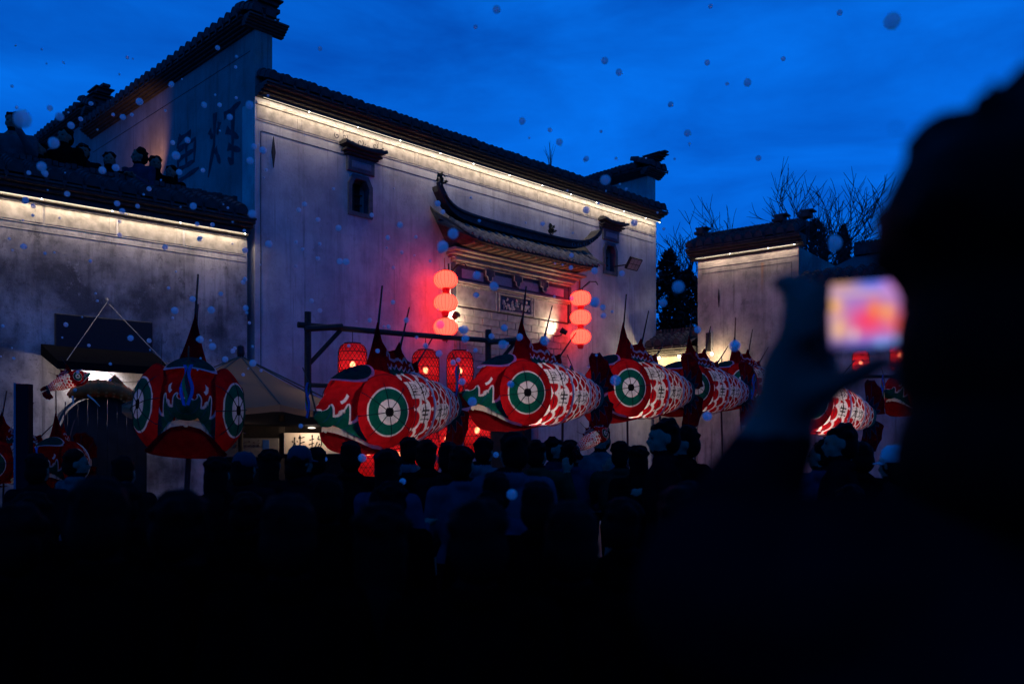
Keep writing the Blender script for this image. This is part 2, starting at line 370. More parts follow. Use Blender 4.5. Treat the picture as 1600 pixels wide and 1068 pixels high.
def wall_with_holes(L_, H_, T_, holes, z0=0.0):
    """wall slab in x,z with rectangular openings"""
    xs = sorted({0, L_, *[h[0] for h in holes], *[h[1] for h in holes]}); zs = sorted({z0, H_, *[h[2] for h in holes], *[h[3] for h in holes]})
    bm = bmesh.new(); V = {}
    def v(x, y, z):
        k = (round(x, 5), round(y, 5), round(z, 5))
        if k not in V: V[k] = bm.verts.new(k)
        return V[k]
    solid = lambda i, j: 0 <= i < len(xs) - 1 and 0 <= j < len(zs) - 1 and not any(h[0] - 1e-6 <= xs[i] and xs[i + 1] <= h[1] + 1e-6 and h[2] - 1e-6 <= zs[j] and zs[j + 1] <= h[3] + 1e-6 for h in holes)
    for i in range(len(xs) - 1):
        for j in range(len(zs) - 1):
            if not solid(i, j): continue
            a, b, c, d = xs[i], xs[i + 1], zs[j], zs[j + 1]
            bm.faces.new([v(a, 0, c), v(b, 0, c), v(b, 0, d), v(a, 0, d)]); bm.faces.new([v(a, T_, c), v(a, T_, d), v(b, T_, d), v(b, T_, c)])
            if not solid(i - 1, j): bm.faces.new([v(a, 0, c), v(a, 0, d), v(a, T_, d), v(a, T_, c)])
            if not solid(i + 1, j): bm.faces.new([v(b, 0, c), v(b, T_, c), v(b, T_, d), v(b, 0, d)])
            if not solid(i, j - 1): bm.faces.new([v(a, 0, c), v(a, T_, c), v(b, T_, c), v(b, 0, c)])
            if not solid(i, j + 1): bm.faces.new([v(a, 0, d), v(b, 0, d), v(b, T_, d), v(a, T_, d)])
    bmesh.ops.recalc_face_normals(bm, faces=bm.faces)
    me = bpy.data.meshes.new('wall'); bm.to_mesh(me); bm.free(); return me
def seat_head(mb, x, y, z, s=1.0, dx=1, dy=0):
    """upturned end ornament of a fire wall coping: stacked slabs stepping up to a horn"""
    for k, (a, b, h) in enumerate(((.34, .26, .10), (.26, .22, .10), (.30, .24, .06), (.18, .2, .12), (.26, .22, .05), (.10, .12, .08))):
        z0 = z + sum(q[2] for q in ((.34, .26, .10), (.26, .22, .10), (.30, .24, .06), (.18, .2, .12), (.26, .22, .05), (.10, .12, .08))[:k]) * s
        off = (.06 * k) * s
        mb.box(x + dx * off - a * s * (.5 + .5 * abs(dy)) , x + dx * off + a * s * (.5 + .5 * abs(dy)), y + dy * off - b * s, y + dy * off + b * s, z0, z0 + h * s - .002)

# ------------------------------------------------------------------ main building
P0 = Vector((-4.23, 14.70, 0)); A45 = R(45)
main = empty('main_house', P0, A45)
tag(main, 'large whitewashed house with a roofed carved gateway and stepped fire walls', 'building')
d1 = Vector((math.cos(A45), math.sin(A45), 0)); d2 = Vector((-math.sin(A45), math.cos(A45), 0))
def W(x, y, off=0.0):
    """photo pixel -> (s, z) on the front wall plane, off metres in front of it"""
    Y = (18.93 - off / math.sin(A45)) / (1 - (x - 800) / F); p = ray(x, y, Y); q = p - P0
    return q.dot(d1), p.z
LEN, HT = 11.13, 7.42
w1 = (1.90, 2.28, 5.98, 6.58); w2s, w2z = W(953, 405); w2 = (w2s - .19, w2s + .19, w2z - .30, w2z + .32)
gx0, gx1 = 4.37, 7.72; gc = (gx0 + gx1) / 2
door = (gc - .75, gc + .75, 0, 2.75)
link('wall', wall_with_holes(LEN, HT + .076, .42, [w1, w2, door]), M_plaster, main)
# deep rooms behind the windows and the doorway: dark inner boxes
for h in (w1, w2, door):
    mb = MB(); x0, x1, z0, z1 = h
    mb.box(x0 - .3, x1 + .3, 1.6, 1.65, max(z0 - .3, 0.01), z1 + .3); mb.build('inner_wall', M_wood, main)
for k in range(2):   # door leaves
    mb = MB(); x0 = door[0] + .02 + k * .74; mb.cbox(x0, x0 + .72, .18, .24, .03, 2.72, .02)
    for z in (.3, 1.2, 2.1): mb.box(x0 + .05, x0 + .67, .165, .182, z, z + .5)
    dl = mb.build('door', M_wood, main); MB().lathe([(.02, 0), (.05, .01), (.05, .03), (.02, .04)], 12, Matrix.Translation((x0 + (.6 if k == 0 else .12), .16, 1.2)) @ Matrix.Rotation(R(90), 4, 'X')).build('handle', M_metal, dl)
# body and roof of the house behind the front wall
mb = MB(); mb.add([(.33, .42, 0), (LEN, .42, 0), (LEN, 14, 0), (.33, 14, 0), (.33, .422, 7.50), (LEN, .422, 7.50), (LEN, 14, 7.45), (.33, 14, 7.45), (.33, 7, 8.9), (LEN, 7, 8.9)],
   [(4, 5, 9, 8), (6, 7, 8, 9), (2, 3, 7, 6), (1, 2, 6, 5), (5, 6, 9), (3, 0, 4, 7), (4, 8, 7)])
mb.build('roof', M_tile, main)
eave(main, LEN - .02, HT + .078, .36, (0.01, 0), 0, .14, 'eave', 0, 1)
# frieze under the eave: panels between two string courses
mb = MB(); mb.cbox(0.02, LEN - .02, -.022, -.002, HT - .045, HT + .012, .01); mb.cbox(.02, LEN - .02, -.0075, -.002, HT - .305, HT - .285, .004); mb.build('frieze_moulding', M_frieze, main)
npan = 13
for i in range(npan):
    a = .03 + (LEN - .06) * i / npan; b = .03 + (LEN - .06) * (i + 1) / npan - .03
    f = MB().cbox(a, b, -.006, -.001, HT - .272, HT - .048, .004).build('frieze_panel', M_frieze, main)
    MB().cbox(b - .06, b + .02, -.012, -.0065, HT - .272, HT - .048, .004).build('panel_divider', M_frieze, f)
MB().box(.12, LEN - .12, -.0045, -.001, HT - .47, HT - .46).build('painted_border', M_line, main)
MB().box(.10, .112, -.0045, -.001, 1.0, HT - .47).build('painted_border', M_line, main)
led_cove(main, .05, LEN - .05, HT, 7.0, 1)
# windows with hoods
def window(h, nm='window'):
    x0, x1, z0, z1 = h; cx = (x0 + x1) / 2
    mb = MB(); t = .075
    outer = [(x0 - t, z0 - t), (x1 + t, z0 - t), (x1 + t, z1 - .10), (x1 - .02, z1 + t), (x0 + .02, z1 + t), (x0 - t, z1 - .10)]
    inner = [(x0 + .004, z0 + .004), (x1 - .004, z0 + .004), (x1 - .004, z1 - .14), (x1 - .08, z1 - .004), (x0 + .08, z1 - .004), (x0 + .004, z1 - .14)]
    n = 6; vs = [(x, -.03, z) for x, z in outer] + [(x, -.03, z) for x, z in inner] + [(x, -.001, z) for x, z in outer] + [(x, .15, z) for x, z in inner]; fs = []
    for i in range(n):
        j = (i + 1) % n; fs += [(i, j, n + j, n + i), (i, 2 * n + i, 2 * n + j, j), (n + i, n + j, 3 * n + j, 3 * n + i)]
    w = mb.add(vs, fs).build(nm, M_bluebrick, main)
    mb = MB()
    for z in (z0 + .2, z0 + .38): mb.box(x0, x1, .2, .22, z, z + .02)
    mb.box(cx - .012, cx + .012, .2, .22, z0, z1); mb.build('window_bars', M_wood, w)
    MB().box(x0 + .01, x1 - .01, .26, .265, z0, z1).build('pane', mat('dim_glass', (.01, .012, .016), .15, noise=.1, spec=.6), w)
    # tablet and hood
    mb = MB(); mb.cbox(x0 - .11, x1 + .11, -.05, -.002, z1 + .11, z1 + .38, .015); tb = mb.build('window_tablet', M_bluebrick, w)
    MB().cbox(x0 - .02, x1 + .02, -.058, -.051, z1 + .18, z1 + .30, .004).build('tablet_field', mat('pale_blue_field', (.16, .17, .19), .9), tb)
    mb = MB()
    for k, (e, d, a, b) in enumerate(((.16, .10, .385, .43), (.21, .16, .432, .47))): mb.cbox(x0 - e, x1 + e, -d, -.002, z1 + a, z1 + b, .012)
    pr = []; n2 = 12
    for i in range(n2 + 1):
        u = -1 + 2 * i / n2; pr.append((cx + u * (.26 + (x1 - x0) / 2), z1 + .475 + .05 * abs(u) ** 3))
    mb.prism(pr + [(p[0], p[1] + .055) for p in pr[::-1]], -.24, -.002)
    mb.prism([(p[0] * .9 + cx * .1, p[1] + .057) for p in pr] + [(p[0] * .9 + cx * .1, p[1] + .10) for p in pr[::-1]], -.14, -.003)
    mb.build('window_hood', M_tile, w); return w
window(w1); window(w2)
# painted scrolls above the first window, iron wall ties
def scroll(cx, cz, s, mir=1):
    pts = []
    for i in range(22):
        a = i / 21 * 3.6 * math.pi / 1.6; r = s * (.2 + .8 * i / 21); pts.append((.5 + mir * r * math.cos(a), .5 + r * math.sin(a)))
    return [[(cx + p[0] - .5, cz + p[1] - .5) for p in pts]]
for k in range(7):
    u = (k - 3) / 3; stroke_mesh(scroll(2.09 + u * .5, 6.58 + .62 + .05 * u * u + (.05 if k % 2 else 0), .075 - .02 * abs(u), 1 if k % 2 else -1), 0, 0, 1, 1, .006, -.0095, -.006, None, False).build('painted_scroll', M_line, main)
for k in range(4):
    u = (k - 1.5) / 1.5; stroke_mesh(scroll(w2s + u * .3, w2[3] + .63, .06, 1 if k % 2 else -1), 0, 0, 1, 1, .006, -.0095, -.006, None, False).build('painted_scroll', M_line, main)
for (px, py) in ((427, 238), (683, 300)):
    s, z = W(px, py); MB().prism([(s - .035, z), (s, z - .26), (s + .035, z), (s, z + .26)], -.02, -.001).build('iron_wall_tie', M_black, main)
# fire walls
def firewall(root, x0, x1, y0, y1, zb, zt, side=-1, hs=.6, loc=(0, 0), head=True, seed=0, nm='fire_wall', both=False, mt=None, endeave=True):
    """wall slab along local y with its own corbelled tile coping; side=-1 : coping seen from -x"""
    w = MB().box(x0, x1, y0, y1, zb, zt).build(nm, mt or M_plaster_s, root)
    Ln = y1 - y0
    if side < 0 or both: eave(root, Ln - .02, zt - .12, .22, (x0, y1 - .01), R(-90), .13, 'coping', 0, seed)
    if side > 0 or both: eave(root, Ln - .02, zt - .12, .22, (x1, y0 + .01), R(90), .13, 'coping', 0, seed + 5)
    if endeave: eave(root, x1 - x0 + .4, zt - .12, .18, (x0 - .2, y0 - .002), 0, .13, 'coping', 0, seed + 9)
    mb = MB(); xc = (x0 + x1) / 2
    mb.box(xc - .14, xc + .14, y0 - .1, y1, zt + .10, zt + .20); mb.cbox(xc - .17, xc + .17, y0 - .14, y1 + .02, zt + .202, zt + .23, .01)
    n = int(Ln / .09)
    for i in range(n):                                   # upright ridge tiles leaning on each other
        y = y0 + .1 + i * .09; mb.box(xc - .10, xc + .10, y, y + .07, zt + .232, zt + .31 + .015 * math.sin(i * 2.1))
    if head:
        for k, (a, b, h) in enumerate(((.24, .30, .10), (.18, .24, .10), (.22, .30, .05), (.15, .2, .12), (.2, .27, .045), (.08, .14, .09))):
            z0 = zt + .232 + (0, .102, .204, .256, .378, .425)[k] * hs
            mb.box(xc - a, xc + a, y0 - .12 - .07 * k, y0 - .12 - .07 * k + 2 * b, z0, z0 + h * hs)
    mb.build('coping_ridge', M_tile, root)
    return w
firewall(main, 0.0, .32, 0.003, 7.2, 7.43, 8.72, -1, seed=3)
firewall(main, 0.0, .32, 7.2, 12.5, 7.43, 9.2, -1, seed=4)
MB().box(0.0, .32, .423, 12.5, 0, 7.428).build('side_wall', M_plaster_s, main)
firewall(main, LEN - .34, LEN - .004, .02, 5.6, 7.66, 8.72, -1, hs=.4, seed=6, mt=M_plaster)
# painted border line and brush characters on the side wall (local x = 0 face, y runs back)
MB().box(-.004, -.001, .15, 7.1, 8.28, 8.292).build('painted_border', M_line, main)
yu = [[(.2, .95), (.05, .72)], [(.1, .85), (.62, .9), (.5, .74)], [(.1, .68), (.1, .3)], [(.1, .68), (.8, .72), (.76, .3)], [(.12, .5), (.78, .53)], [(.12, .3), (.78, .33)], [(.44, .7), (.44, .32)], [(.0, .08), (.95, .16)]]
deng = [[(.02, .75), (.12, .6)], [(.34, .8), (.27, .62)], [(.2, .98), (.17, .5), (-.02, .02)], [(.2, .42), (.36, .15)], [(.48, .85), (.98, .92)], [(.75, .9), (.74, .05), (.6, .18)], [(.55, .62), (.92, .4)], [(.6, .35), (.97, .2)]]
M_brush = mat('faded_brush_paint', (.05, .026, .04), .9, noise=.5, nscale=8)
for ch, t0, t1, z0, z1 in ((yu, 2.95, 1.95, 6.62, 7.62), (deng, 1.62, .45, 6.5, 7.62)):
    mb = stroke_mesh(ch, 0, 0, 1, 1, .055, -.004, -.001)
    vs = [(v[1], t0 + v[0] * (t1 - t0), z0 + v[2] * (z1 - z0)) for v in mb.v]; mb.v = vs
    mb.build('painted_character', M_brush, main)

# ---------------- carved gateway
sur = MB().cbox(gx0 - .02, gx1 + .02, -.028, -.002, 2.9, 4.56, .01).build('gate_surround', M_stone, main)
rnd = random.Random(5); row = 0; z = 2.92
BR = {}
while z < 4.5:
    x = gx0 - (.24 if row % 2 else 0)
    while x < gx1:
        a, b = max(x, gx0), min(x + .47, gx1)
        if b - a > .06:
            key = round(b - a, 2)
            if key not in BR: BR[key] = MB().cbox(.004, b - a - .004, -.018, 0, .004, .142, .006).mesh('brick'); BR[key].materials.append(M_brick)
            link('brick', BR[key], None, sur, (a, -.029 - rnd.uniform(0, .006), z))
        x += .478
    z += .149; row += 1
MB().cbox(gx0 - .02, gx1 + .02, -.04, -.002, 4.562, 4.585, .005).build('string_course', M_line, main)
# plaque zone: two plain slabs, framed carved plaque
for a, b in ((gx0, gc - .53), (gc + .53, gx1)):
    MB().cbox(a + .01, b - .01, -.045, -.002, 4.59, 4.99, .012).build('gate_slab', M_brick, main)
    MB().cbox(a + (.01 if a > gc else b - a - .05), a + (.05 if a > gc else b - a - .01), -.06, -.046, 4.59, 4.99, .006).build('slab_edge', M_stone, main)
pl = MB()
for (a, b, c, d) in ((gc - .51, gc + .51, 4.59, 4.64), (gc - .51, gc + .51, 4.95, 4.99), (gc - .51, gc - .46, 4.642, 4.948), (gc + .46, gc + .51, 4.642, 4.948)): pl.cbox(a, b, -.075, -.002, c, d, .012)
pl = pl.build('plaque', M_stone, main)
MB().box(gc - .458, gc + .458, -.03, -.003, 4.643, 4.947).build('plaque_field', M_bluebrick, pl)
rnd = random.Random(8); mb = MB()
for i in range(46):                                            # carved relief figures
    x = gc - .42 + .84 * rnd.random(); z = 4.68 + .22 * rnd.random() * (1 - .4 * rnd.random()); r = rnd.uniform(.012, .035)
    mb.ell((x, -.035, z), (r * .8, .02 + .015 * rnd.random(), r * rnd.uniform(.8, 2.0)), 7, 5)
mb.build('carved_relief', mat('carving', (.30, .28, .25), .9, noise=.3), pl)
# scalloped moulding
mb = MB(); mb.cbox(gx0 - .04, gx1 + .04, -.09, -.002, 5.0, 5.035, .01); mb.cbox(gx0 - .06, gx1 + .06, -.13, -.002, 5.037, 5.085, .012); mb.build('lower_moulding', M_brick, main)
mb = MB()
for i in range(44): mb.ell((gx0 + .04 + i * (gx1 - gx0 - .08) / 43, -.05, 4.992), (.026, .02, .02), 6, 5)
mb.build('bead_moulding', M_stone, main)
# panel band with carved brackets
MB().box(gx0 - .02, gx1 + .02, -.04, -.002, 5.087, 5.40).build('panel_band', M_bluebrick, main)
M_pale = mat('pale_panel', (.30, .29, .31), .9)
for i in range(4):
    a = gx0 + .08 + i * .82; MB().cbox(a + .07, a + .66, -.052, -.041, 5.15, 5.33, .006).build('band_panel', M_pale, main)
    if i < 3:
        mb = MB(); c = a + .77; mb.prism([(c - .11, 5.39), (c + .11, 5.39), (c + .11, 5.27), (c + .06, 5.25), (c + .05, 5.19), (c, 5.16), (c - .05, 5.19), (c - .06, 5.25), (c - .11, 5.27)], -.13, -.042)
        b = mb.build('carved_bracket', M_bluebrick, main)
        mb = MB().tube([(c - .12, -.134, 5.38), (c - .12, -.134, 5.27), (c - .065, -.134, 5.25), (c - .055, -.134, 5.18), (c, -.134, 5.15), (c + .055, -.134, 5.18), (c + .065, -.134, 5.25), (c + .12, -.134, 5.27), (c + .12, -.134, 5.38)], .011, 5).build('bracket_edge', M_stone, b)
for s in (gx0 - .1, gx1 + .02): MB().cbox(s, s + .08, -.07, -.002, 4.59, 5.40, .01).build('gate_pilaster', M_bluebrick, main)
# stepped mouldings up to the gate roof
for k, (o, a, b) in enumerate(((.10, 5.402, 5.45), (.17, 5.452, 5.50), (.15, 5.502, 5.55), (.26, 5.552, 5.605), (.36, 5.607, 5.66))):
    MB().cbox(gx0 - .05 - .06 * k, gx1 + .05 + .06 * k, -o, -.002, a, b, .014).build('upper_moulding', M_brick, main)
# gate roof
GC, GH = 6.02, 2.3
def lift(u): return .22 * abs(u) ** 7
mb = MB(); n = 40; vs = []
for i in range(n + 1):
    u = -1 + 2 * i / n; x = GC + GH * u
    ye = (-.78 - .06 * abs(u) ** 4) * (1 - .72 * max(0, (abs(u) - .80) / .20) ** 1.3); zr = 6.24 + lift(u) * .9; ze = 5.75 + lift(u) + .14 * max(0, (abs(u) - .80) / .20)
    vs += [(x, -.02, zr), (x, -.30, zr - (zr - ze) * .28 / max(-ye - .02, .3)), (x, ye, ze), (x, ye, ze - .05), (x, -.02, (ze - .11) * (1 - max(0, (abs(u) - .8) / .2)) + (zr - .07) * max(0, (abs(u) - .8) / .2))]
fs = []
for i in range(n):
    for k in range(4): o = i * 5 + k; fs.append((o, o + 1, o + 6, o + 5))
fs += [(4, 3, 2, 1, 0), tuple(n * 5 + k for k in range(5))]
groof = mb.add(vs, fs).build('gate_roof', M_tile, main)
GT = []                                                        # tile rows of the gate roof, three overlapping tiles down the slope
nt_ = 20
seg = 8
def barrel(r, ln, drop):
    mb = MB(); vs = []
    for y, rr, z in ((0, r * .85, 0), (-ln, r, -drop)):
        for i in range(seg + 1):
            a = math.pi * i / seg; vs.append((rr * math.cos(a), y, z + rr * math.sin(a)))
        for i in range(seg + 1):
            a = math.pi * i / seg; vs.append(((rr - .018) * math.cos(a), y, z + (rr - .018) * math.sin(a)))
    m = seg + 1; fs = []
    for i in range(seg): fs += [(i, i + 1, 2 * m + i + 1, 2 * m + i), (m + i, 3 * m + i, 3 * m + i + 1, m + i + 1), (2 * m + i, 2 * m + i + 1, 3 * m + i + 1, 3 * m + i)]
    me = mb.add(vs, fs).mesh('roof_tile'); return me
BT = barrel(.062, .19, .125); BT.materials.append(mat('gate_tile', (.11, .10, .095), .85, noise=.5, nscale=11, bump=.4))
rnd = random.Random(2)
for i in range(nt_):
    u = -0.86 + 1.72 * i / (nt_ - 1)
    for k in range(4):
        y = -.24 - k * .15; t = (y + .02) / -.78; z = (6.24 + lift(u) * .9) * (1 - t) + (5.75 + lift(u)) * t + .012
        link('roof_tile', BT, None, groof, (GC + GH * u + rnd.uniform(-.01, .01), y, z + rnd.uniform(-.004, .01)), (R(2), rnd.uniform(-.06, .06), rnd.uniform(-.05, .05)))
raf = MB().cbox(-.045, .045, -.72, -.05, 0, .085, .01).mesh('rafter'); raf.materials.append(mat('rafter_end', (.12, .09, .065), .85, noise=.3))
for i in range(17):
    u = -.82 + 1.64 * i / 16; link('rafter', raf, None, main, (GC + GH * u * .92, 0, 5.665 + lift(u) * .55), (0, 0, 0))
# ridge, openwork at both ends
mb = MB(); n = 44; vs = []
for i in range(n + 1):
    u = -1.03 + 2.06 * i / n; x = GC + GH * u; zc = 6.20 + .04 * u * u + .30 * abs(u) ** 9; hh = .13 * (1 - .45 * abs(u) ** 4); y0, y1 = -.25 - .16 * abs(u) ** 4, -.09 - .1 * abs(u) ** 4
    vs += [(x, y0, zc), (x, y1, zc), (x, y1, zc + hh), (x, y0, zc + hh), (x, y0 - .04, zc + hh + .002), (x, y1 + .04, zc + hh + .002), (x, y1 + .04, zc + hh + .05), (x, y0 - .04, zc + hh + .05)]
fs = []
for i in range(n):
    for a in (0, 4):
        for k in range(4): fs.append((i * 8 + a + k, i * 8 + a + (k + 1) % 4, i * 8 + 8 + a + (k + 1) % 4, i * 8 + 8 + a + k))
for i in (0, n): fs += [tuple(i * 8 + k for k in range(4)), tuple(i * 8 + 4 + k for k in range(4))]
ridge = mb.add(vs, fs).build('gate_ridge', M_tile, groof)
for s in (-1, 1):                                              # fish-tail finials and pale pierced discs
    x = GC + s * GH * 1.03; MB().tube([(x - s * .1, -.38, 6.56), (x, -.40, 6.66), (x + s * .06, -.41, 6.76), (x + s * .0, -.41, 6.84)], [.06, .055, .04, .012], 6).build('finial', M_tile, groof)
for k in range(4):
    u = .70 + .075 * k; x = GC + GH * u; z = 6.20 + .04 * u * u + .30 * u ** 9 + .06
    yy = -.25 - .16 * u ** 4; MB().lathe([(.001, -.012), (.045, -.012), (.045, .01)], 10, Matrix.Translation((x, yy - .004, z)) @ Matrix.Rotation(R(90), 4, 'X')).build('ridge_disc', mat('pale_disc', (.42, .42, .45), .9), groof)
# gateway wall lamps (lit): left and right
def wall_spot(px, py, aim, power, nm, lab):
    s, z = W(px, py, .3)
    root = empty(nm, main.matrix_world @ Vector((0, 0, 0)), 0)
    p = P0 + d1 * s + Vector((math.sin(A45), -math.cos(A45), 0)) * .3 + Vector((0, 0, z)); root.location = p; root.rotation_euler = (0, 0, A45)
    a = Vector(aim).normalized(); q = a.to_track_quat('Z', 'Y').to_matrix().to_4x4()
    MB().lathe([(.001, -.09), (.05, -.09), (.065, .05), (.075, .06), (.07, .062), (.05, .03)], 14, q).build('housing', M_black, root, smooth=False)
    MB().lathe([(.001, .035), (.055, .035)], 14, q).build('lens', emis('spot_lens', (1, .86, .62), 14), root)
    MB().tube([(0, 0, 0), (0, .05, -.08), (0, .2, -.10), (0, .3, -.06)], .012, 6).build('bracket', M_black, root)
    MB().tube([(0, .29, -.06), (.02, .27, -.2), (-.03, .28, -.33), (.02, .285, -.5)], .006, 5).build('cable', M_black, root)
    lamp('spot', root, a * .08, power, (1, .80, .54), .04, 'SPOT', a, R(150))
    tag(root, lab, 'lamp')
wall_spot(712, 493, (.75, .45, .42), 42, 'wall_lamp', 'small black spotlight beside the hanging globe lanterns at the near gate jamb')
wall_spot(880, 517, (-.55, .55, .45), 42, 'wall_lamp', 'small lit spotlight at the far jamb of the carved gateway')
# flood lamp on the wall
s, z = W(990, 412, .35); fl = empty('flood_lamp', P0 + d1 * s + Vector((math.sin(A45), -math.cos(A45), 0)) * .35 + Vector((0, 0, z)), A45)
Mx = Matrix.Rotation(R(35), 4, 'X')
MB().box(-.22, .22, -.03, .03, -.15, .15, Mx).build('housing', M_black, fl)
mb = MB()
for i in range(3):
    for j in range(2): mb.box(-.19 + i * .13, -.19 + i * .13 + .115, -.036, -.031, -.13 + j * .135, -.13 + j * .135 + .12, Mx)
mb.build('panel', mat('frosted_panel', (.22, .2, .2), .4), fl); MB().tube([(-.2, .02, -.05), (-.28, .1, -.06), (-.3, .34, -.06)], .015, 6).build('bracket', M_black, fl)
tag(fl, 'unlit square floodlight on a bracket below the far window', 'lamp')
# iron hooks
def hook(px, py, nm='lantern_hook', lab=''):
    s, z = W(px, py); root = empty(nm, P0 + d1 * s + Vector((0, 0, z)), A45)
    MB().tube([(0, 0, -.25), (0, -.12, -.05), (0, -.3, .05), (0, -.5, .02), (0, -.55, -.06)], .012, 6).build('arm', M_black, root)
    MB().tube([(0, -.02, -.3), (0, -.02, .1)], .016, 6).build('back_plate', M_black, root)
    MB().tube([(0, 0, -.1), (0, -.2, -.03), (0, -.32, .03)], .008, 5).build('brace', M_black, root)
    tag(root, lab, 'hook'); return root

# ------------------------------------------------------------------ globe lantern strings
def globe_mesh():
    mb = MB(); n = 48; prof = []
    for i in range(17):
        a = -math.pi / 2 + math.pi * i / 16; prof.append((max(math.cos(a), .0) ** .72 * .23 + .0005, math.sin(a) * .165))
    mb.lathe(prof, n)
    for j, v in enumerate(mb.v):
        k = j % n; f = 1 - .025 * (1 if k % 2 else 0); mb.v[j] = (v[0] * f, v[1] * f, v[2])
    return mb.mesh('globe', True)
GLOBE = globe_mesh(); GLOBE.materials.append(M_globe)
GRIB = MB()
for _k in range(20):
    _t = 2 * math.pi * _k / 20; GRIB.tube([((max(math.cos(-1.5 + 3.0 * i / 10), 0) ** .72 * .232 + .001) * math.cos(_t), (max(math.cos(-1.5 + 3.0 * i / 10), 0) ** .72 * .232 + .001) * math.sin(_t), math.sin(-1.5 + 3.0 * i / 10) * .166) for i in range(11)], .0035, 3, False)
GRIB = GRIB.mesh('ribs'); GRIB.materials.append(M_redcord)
CAPM = MB().lathe([(.001, .185), (.075, .185), (.085, .15), (.001, .15)], 20).mesh('cap'); CAPM.materials.append(M_gold)
TAS = MB().lathe([(.001, -.15), (.07, -.15), (.075, -.20), (.055, -.26), (.001, -.26)], 14).mesh('tassel'); TAS.materials.append(M_redcord)
names = {(0, 0): 'top', (0, 1): 'middle', (0, 2): 'lowest'}
for st, pts, where in ((0, ((696, 437), (697, 473), (697, 511)), 'in front of the near gate jamb'), (1, ((907, 466), (908, 496), (909, 526)), 'to the far side of the gateway')):
    for k, (px, py) in enumerate(pts):
        Yp = (18.93 - .42 / .7071) / (1 - (pts[0][0] - 800) / F); p = ray(pts[0][0], py, Yp)
        root = empty('globe_lantern', p)
        link('globe', GLOBE, None, root); tag(link('ribs', GRIB, None, root), kind='stuff'); lamp('globe_lamp', root, (0, 0, .03), 1.6, (1, .6, .35), .03); root.rotation_euler = (R((k * 37 + st * 13) % 7 - 3), R((k * 23) % 6 - 3), k); c = link('cap', CAPM, None, root); link('tassel', TAS, None, root)
        MB().tube([(0, 0, .18), (0, 0, .30 if k else .42)], .008, 5).build('cord', M_redcord, root)
        tag(root, ['topmost', 'middle', 'lowest'][k] + ' glowing coral globe lantern of the three hung ' + where, 'lantern', 'globe lanterns hung in two strings')
hook(700, 420, lab='black iron hook carrying the globe lanterns at the near jamb')
hook(905, 446, lab='black iron hook carrying the globe lanterns at the far jamb')

# ------------------------------------------------------------------ plants rooted on the gate roof and the eave
M_leaf = mat('dark_leaves', (.018, .026, .014), .8, noise=.4)
def sprig(loc, h, n, lab, seed, leaf=.05, bare=False):
    rnd = random.Random(seed); root = empty('roof_weed', loc); st = MB(); lf = MB()
    for i in range(n):
        a = rnd.uniform(0, 6.28); sp = rnd.uniform(.1, .5); tip = Vector((math.cos(a) * sp * h * .6, math.sin(a) * sp * h * .4, h * rnd.uniform(.5, 1)))
        mid = tip * .5 + Vector((rnd.uniform(-.05, .05), 0, .04)); st.tube([(0, 0, -.03), mid, tip], [.008, .006, .003], 4)
        if not bare:
            for k in range(9):
                c = (mid.lerp(tip, rnd.random())); e = Euler((rnd.uniform(-1, 1), rnd.uniform(-1, 1), rnd.uniform(0, 6))).to_matrix()
                q = [e @ Vector(v) * leaf for v in ((-1, 0, 0), (0, -.45, .1), (1, 0, 0), (0, .45, .1))]; lf.add([c + v for v in q], [(0, 1, 2, 3)])
    st.build('stem', M_leaf, root)
    if lf.v: lf.build('leaves', M_leaf, root)
    tag(root, lab, 'plant', 'weeds growing on the roofs'); return root
def mloc(s, y, z): return P0 + d1 * s + d2 * y + Vector((0, 0, z))
sprig(mloc(3.72, -.34, 6.62), .40, 9, 'leafy weed sprouting from the near upturned end of the gate ridge', 1)
sprig(mloc(7.05, -.16, 6.33), .36, 9, 'leafy weed sprouting from the gate ridge right of its middle', 2)
sprig(mloc(7.4, .2, 7.95), .75, 12, 'bare twiggy weed standing up from the main eave tiles', 3, bare=True)

# ------------------------------------------------------------------ low terrace wall on the left
AL = R(40.6); LL = 9.0; dl = Vector((math.cos(AL), math.sin(AL), 0)); OL = Vector((-4.30, 14.60, 0)) - dl * LL
terr = empty('terrace_wall', OL, AL)
tag(terr, 'stained grey plaster wall with a lit tiled eave under the rooftop onlookers', 'wall', kind='thing')
ZL = 5.13
LH = LL - .03
MB().box(0, LH, 0, .35, 0, ZL).build('wall', M_plaster_l, terr)
eave(terr, LH - .02, ZL + .015, .36, (.01, 0), 0, .20, 'eave', 0, 11)
MB().box(0, LH, .30, .55, ZL + .10, ZL + .66).build('parapet', M_corbel, terr)
mb = MB()
for i in range(int(LH / .085)): mb.box(.02 + i * .085, .02 + i * .085 + .068, .28, .57, ZL + .662, ZL + .73 + .012 * math.sin(i * 1.7))
mb.build('parapet_ridge', M_tile, terr)
mb = MB(); mb.add([(0, -.3, ZL + .22), (LH, -.3, ZL + .22), (LH, .30, ZL + .50), (0, .30, ZL + .50)], [(0, 1, 2, 3)]); mb.build('roof_bed', M_tile, terr)
MB().box(0, LH, .36, 6.0, ZL - .9, ZL - .602).build('terrace_floor', M_stone, terr)
mb = MB(); mb.cbox(0.02, LH - .02, -.02, -.002, ZL - .03, ZL + .012, .01); mb.cbox(.02, LH - .02, -.0075, -.002, ZL - .305, ZL - .29, .004); mb.cbox(.02, LH - .02, -.005, -.002, ZL - .40, ZL - .39, .002); mb.build('frieze_moulding', M_frieze, terr)
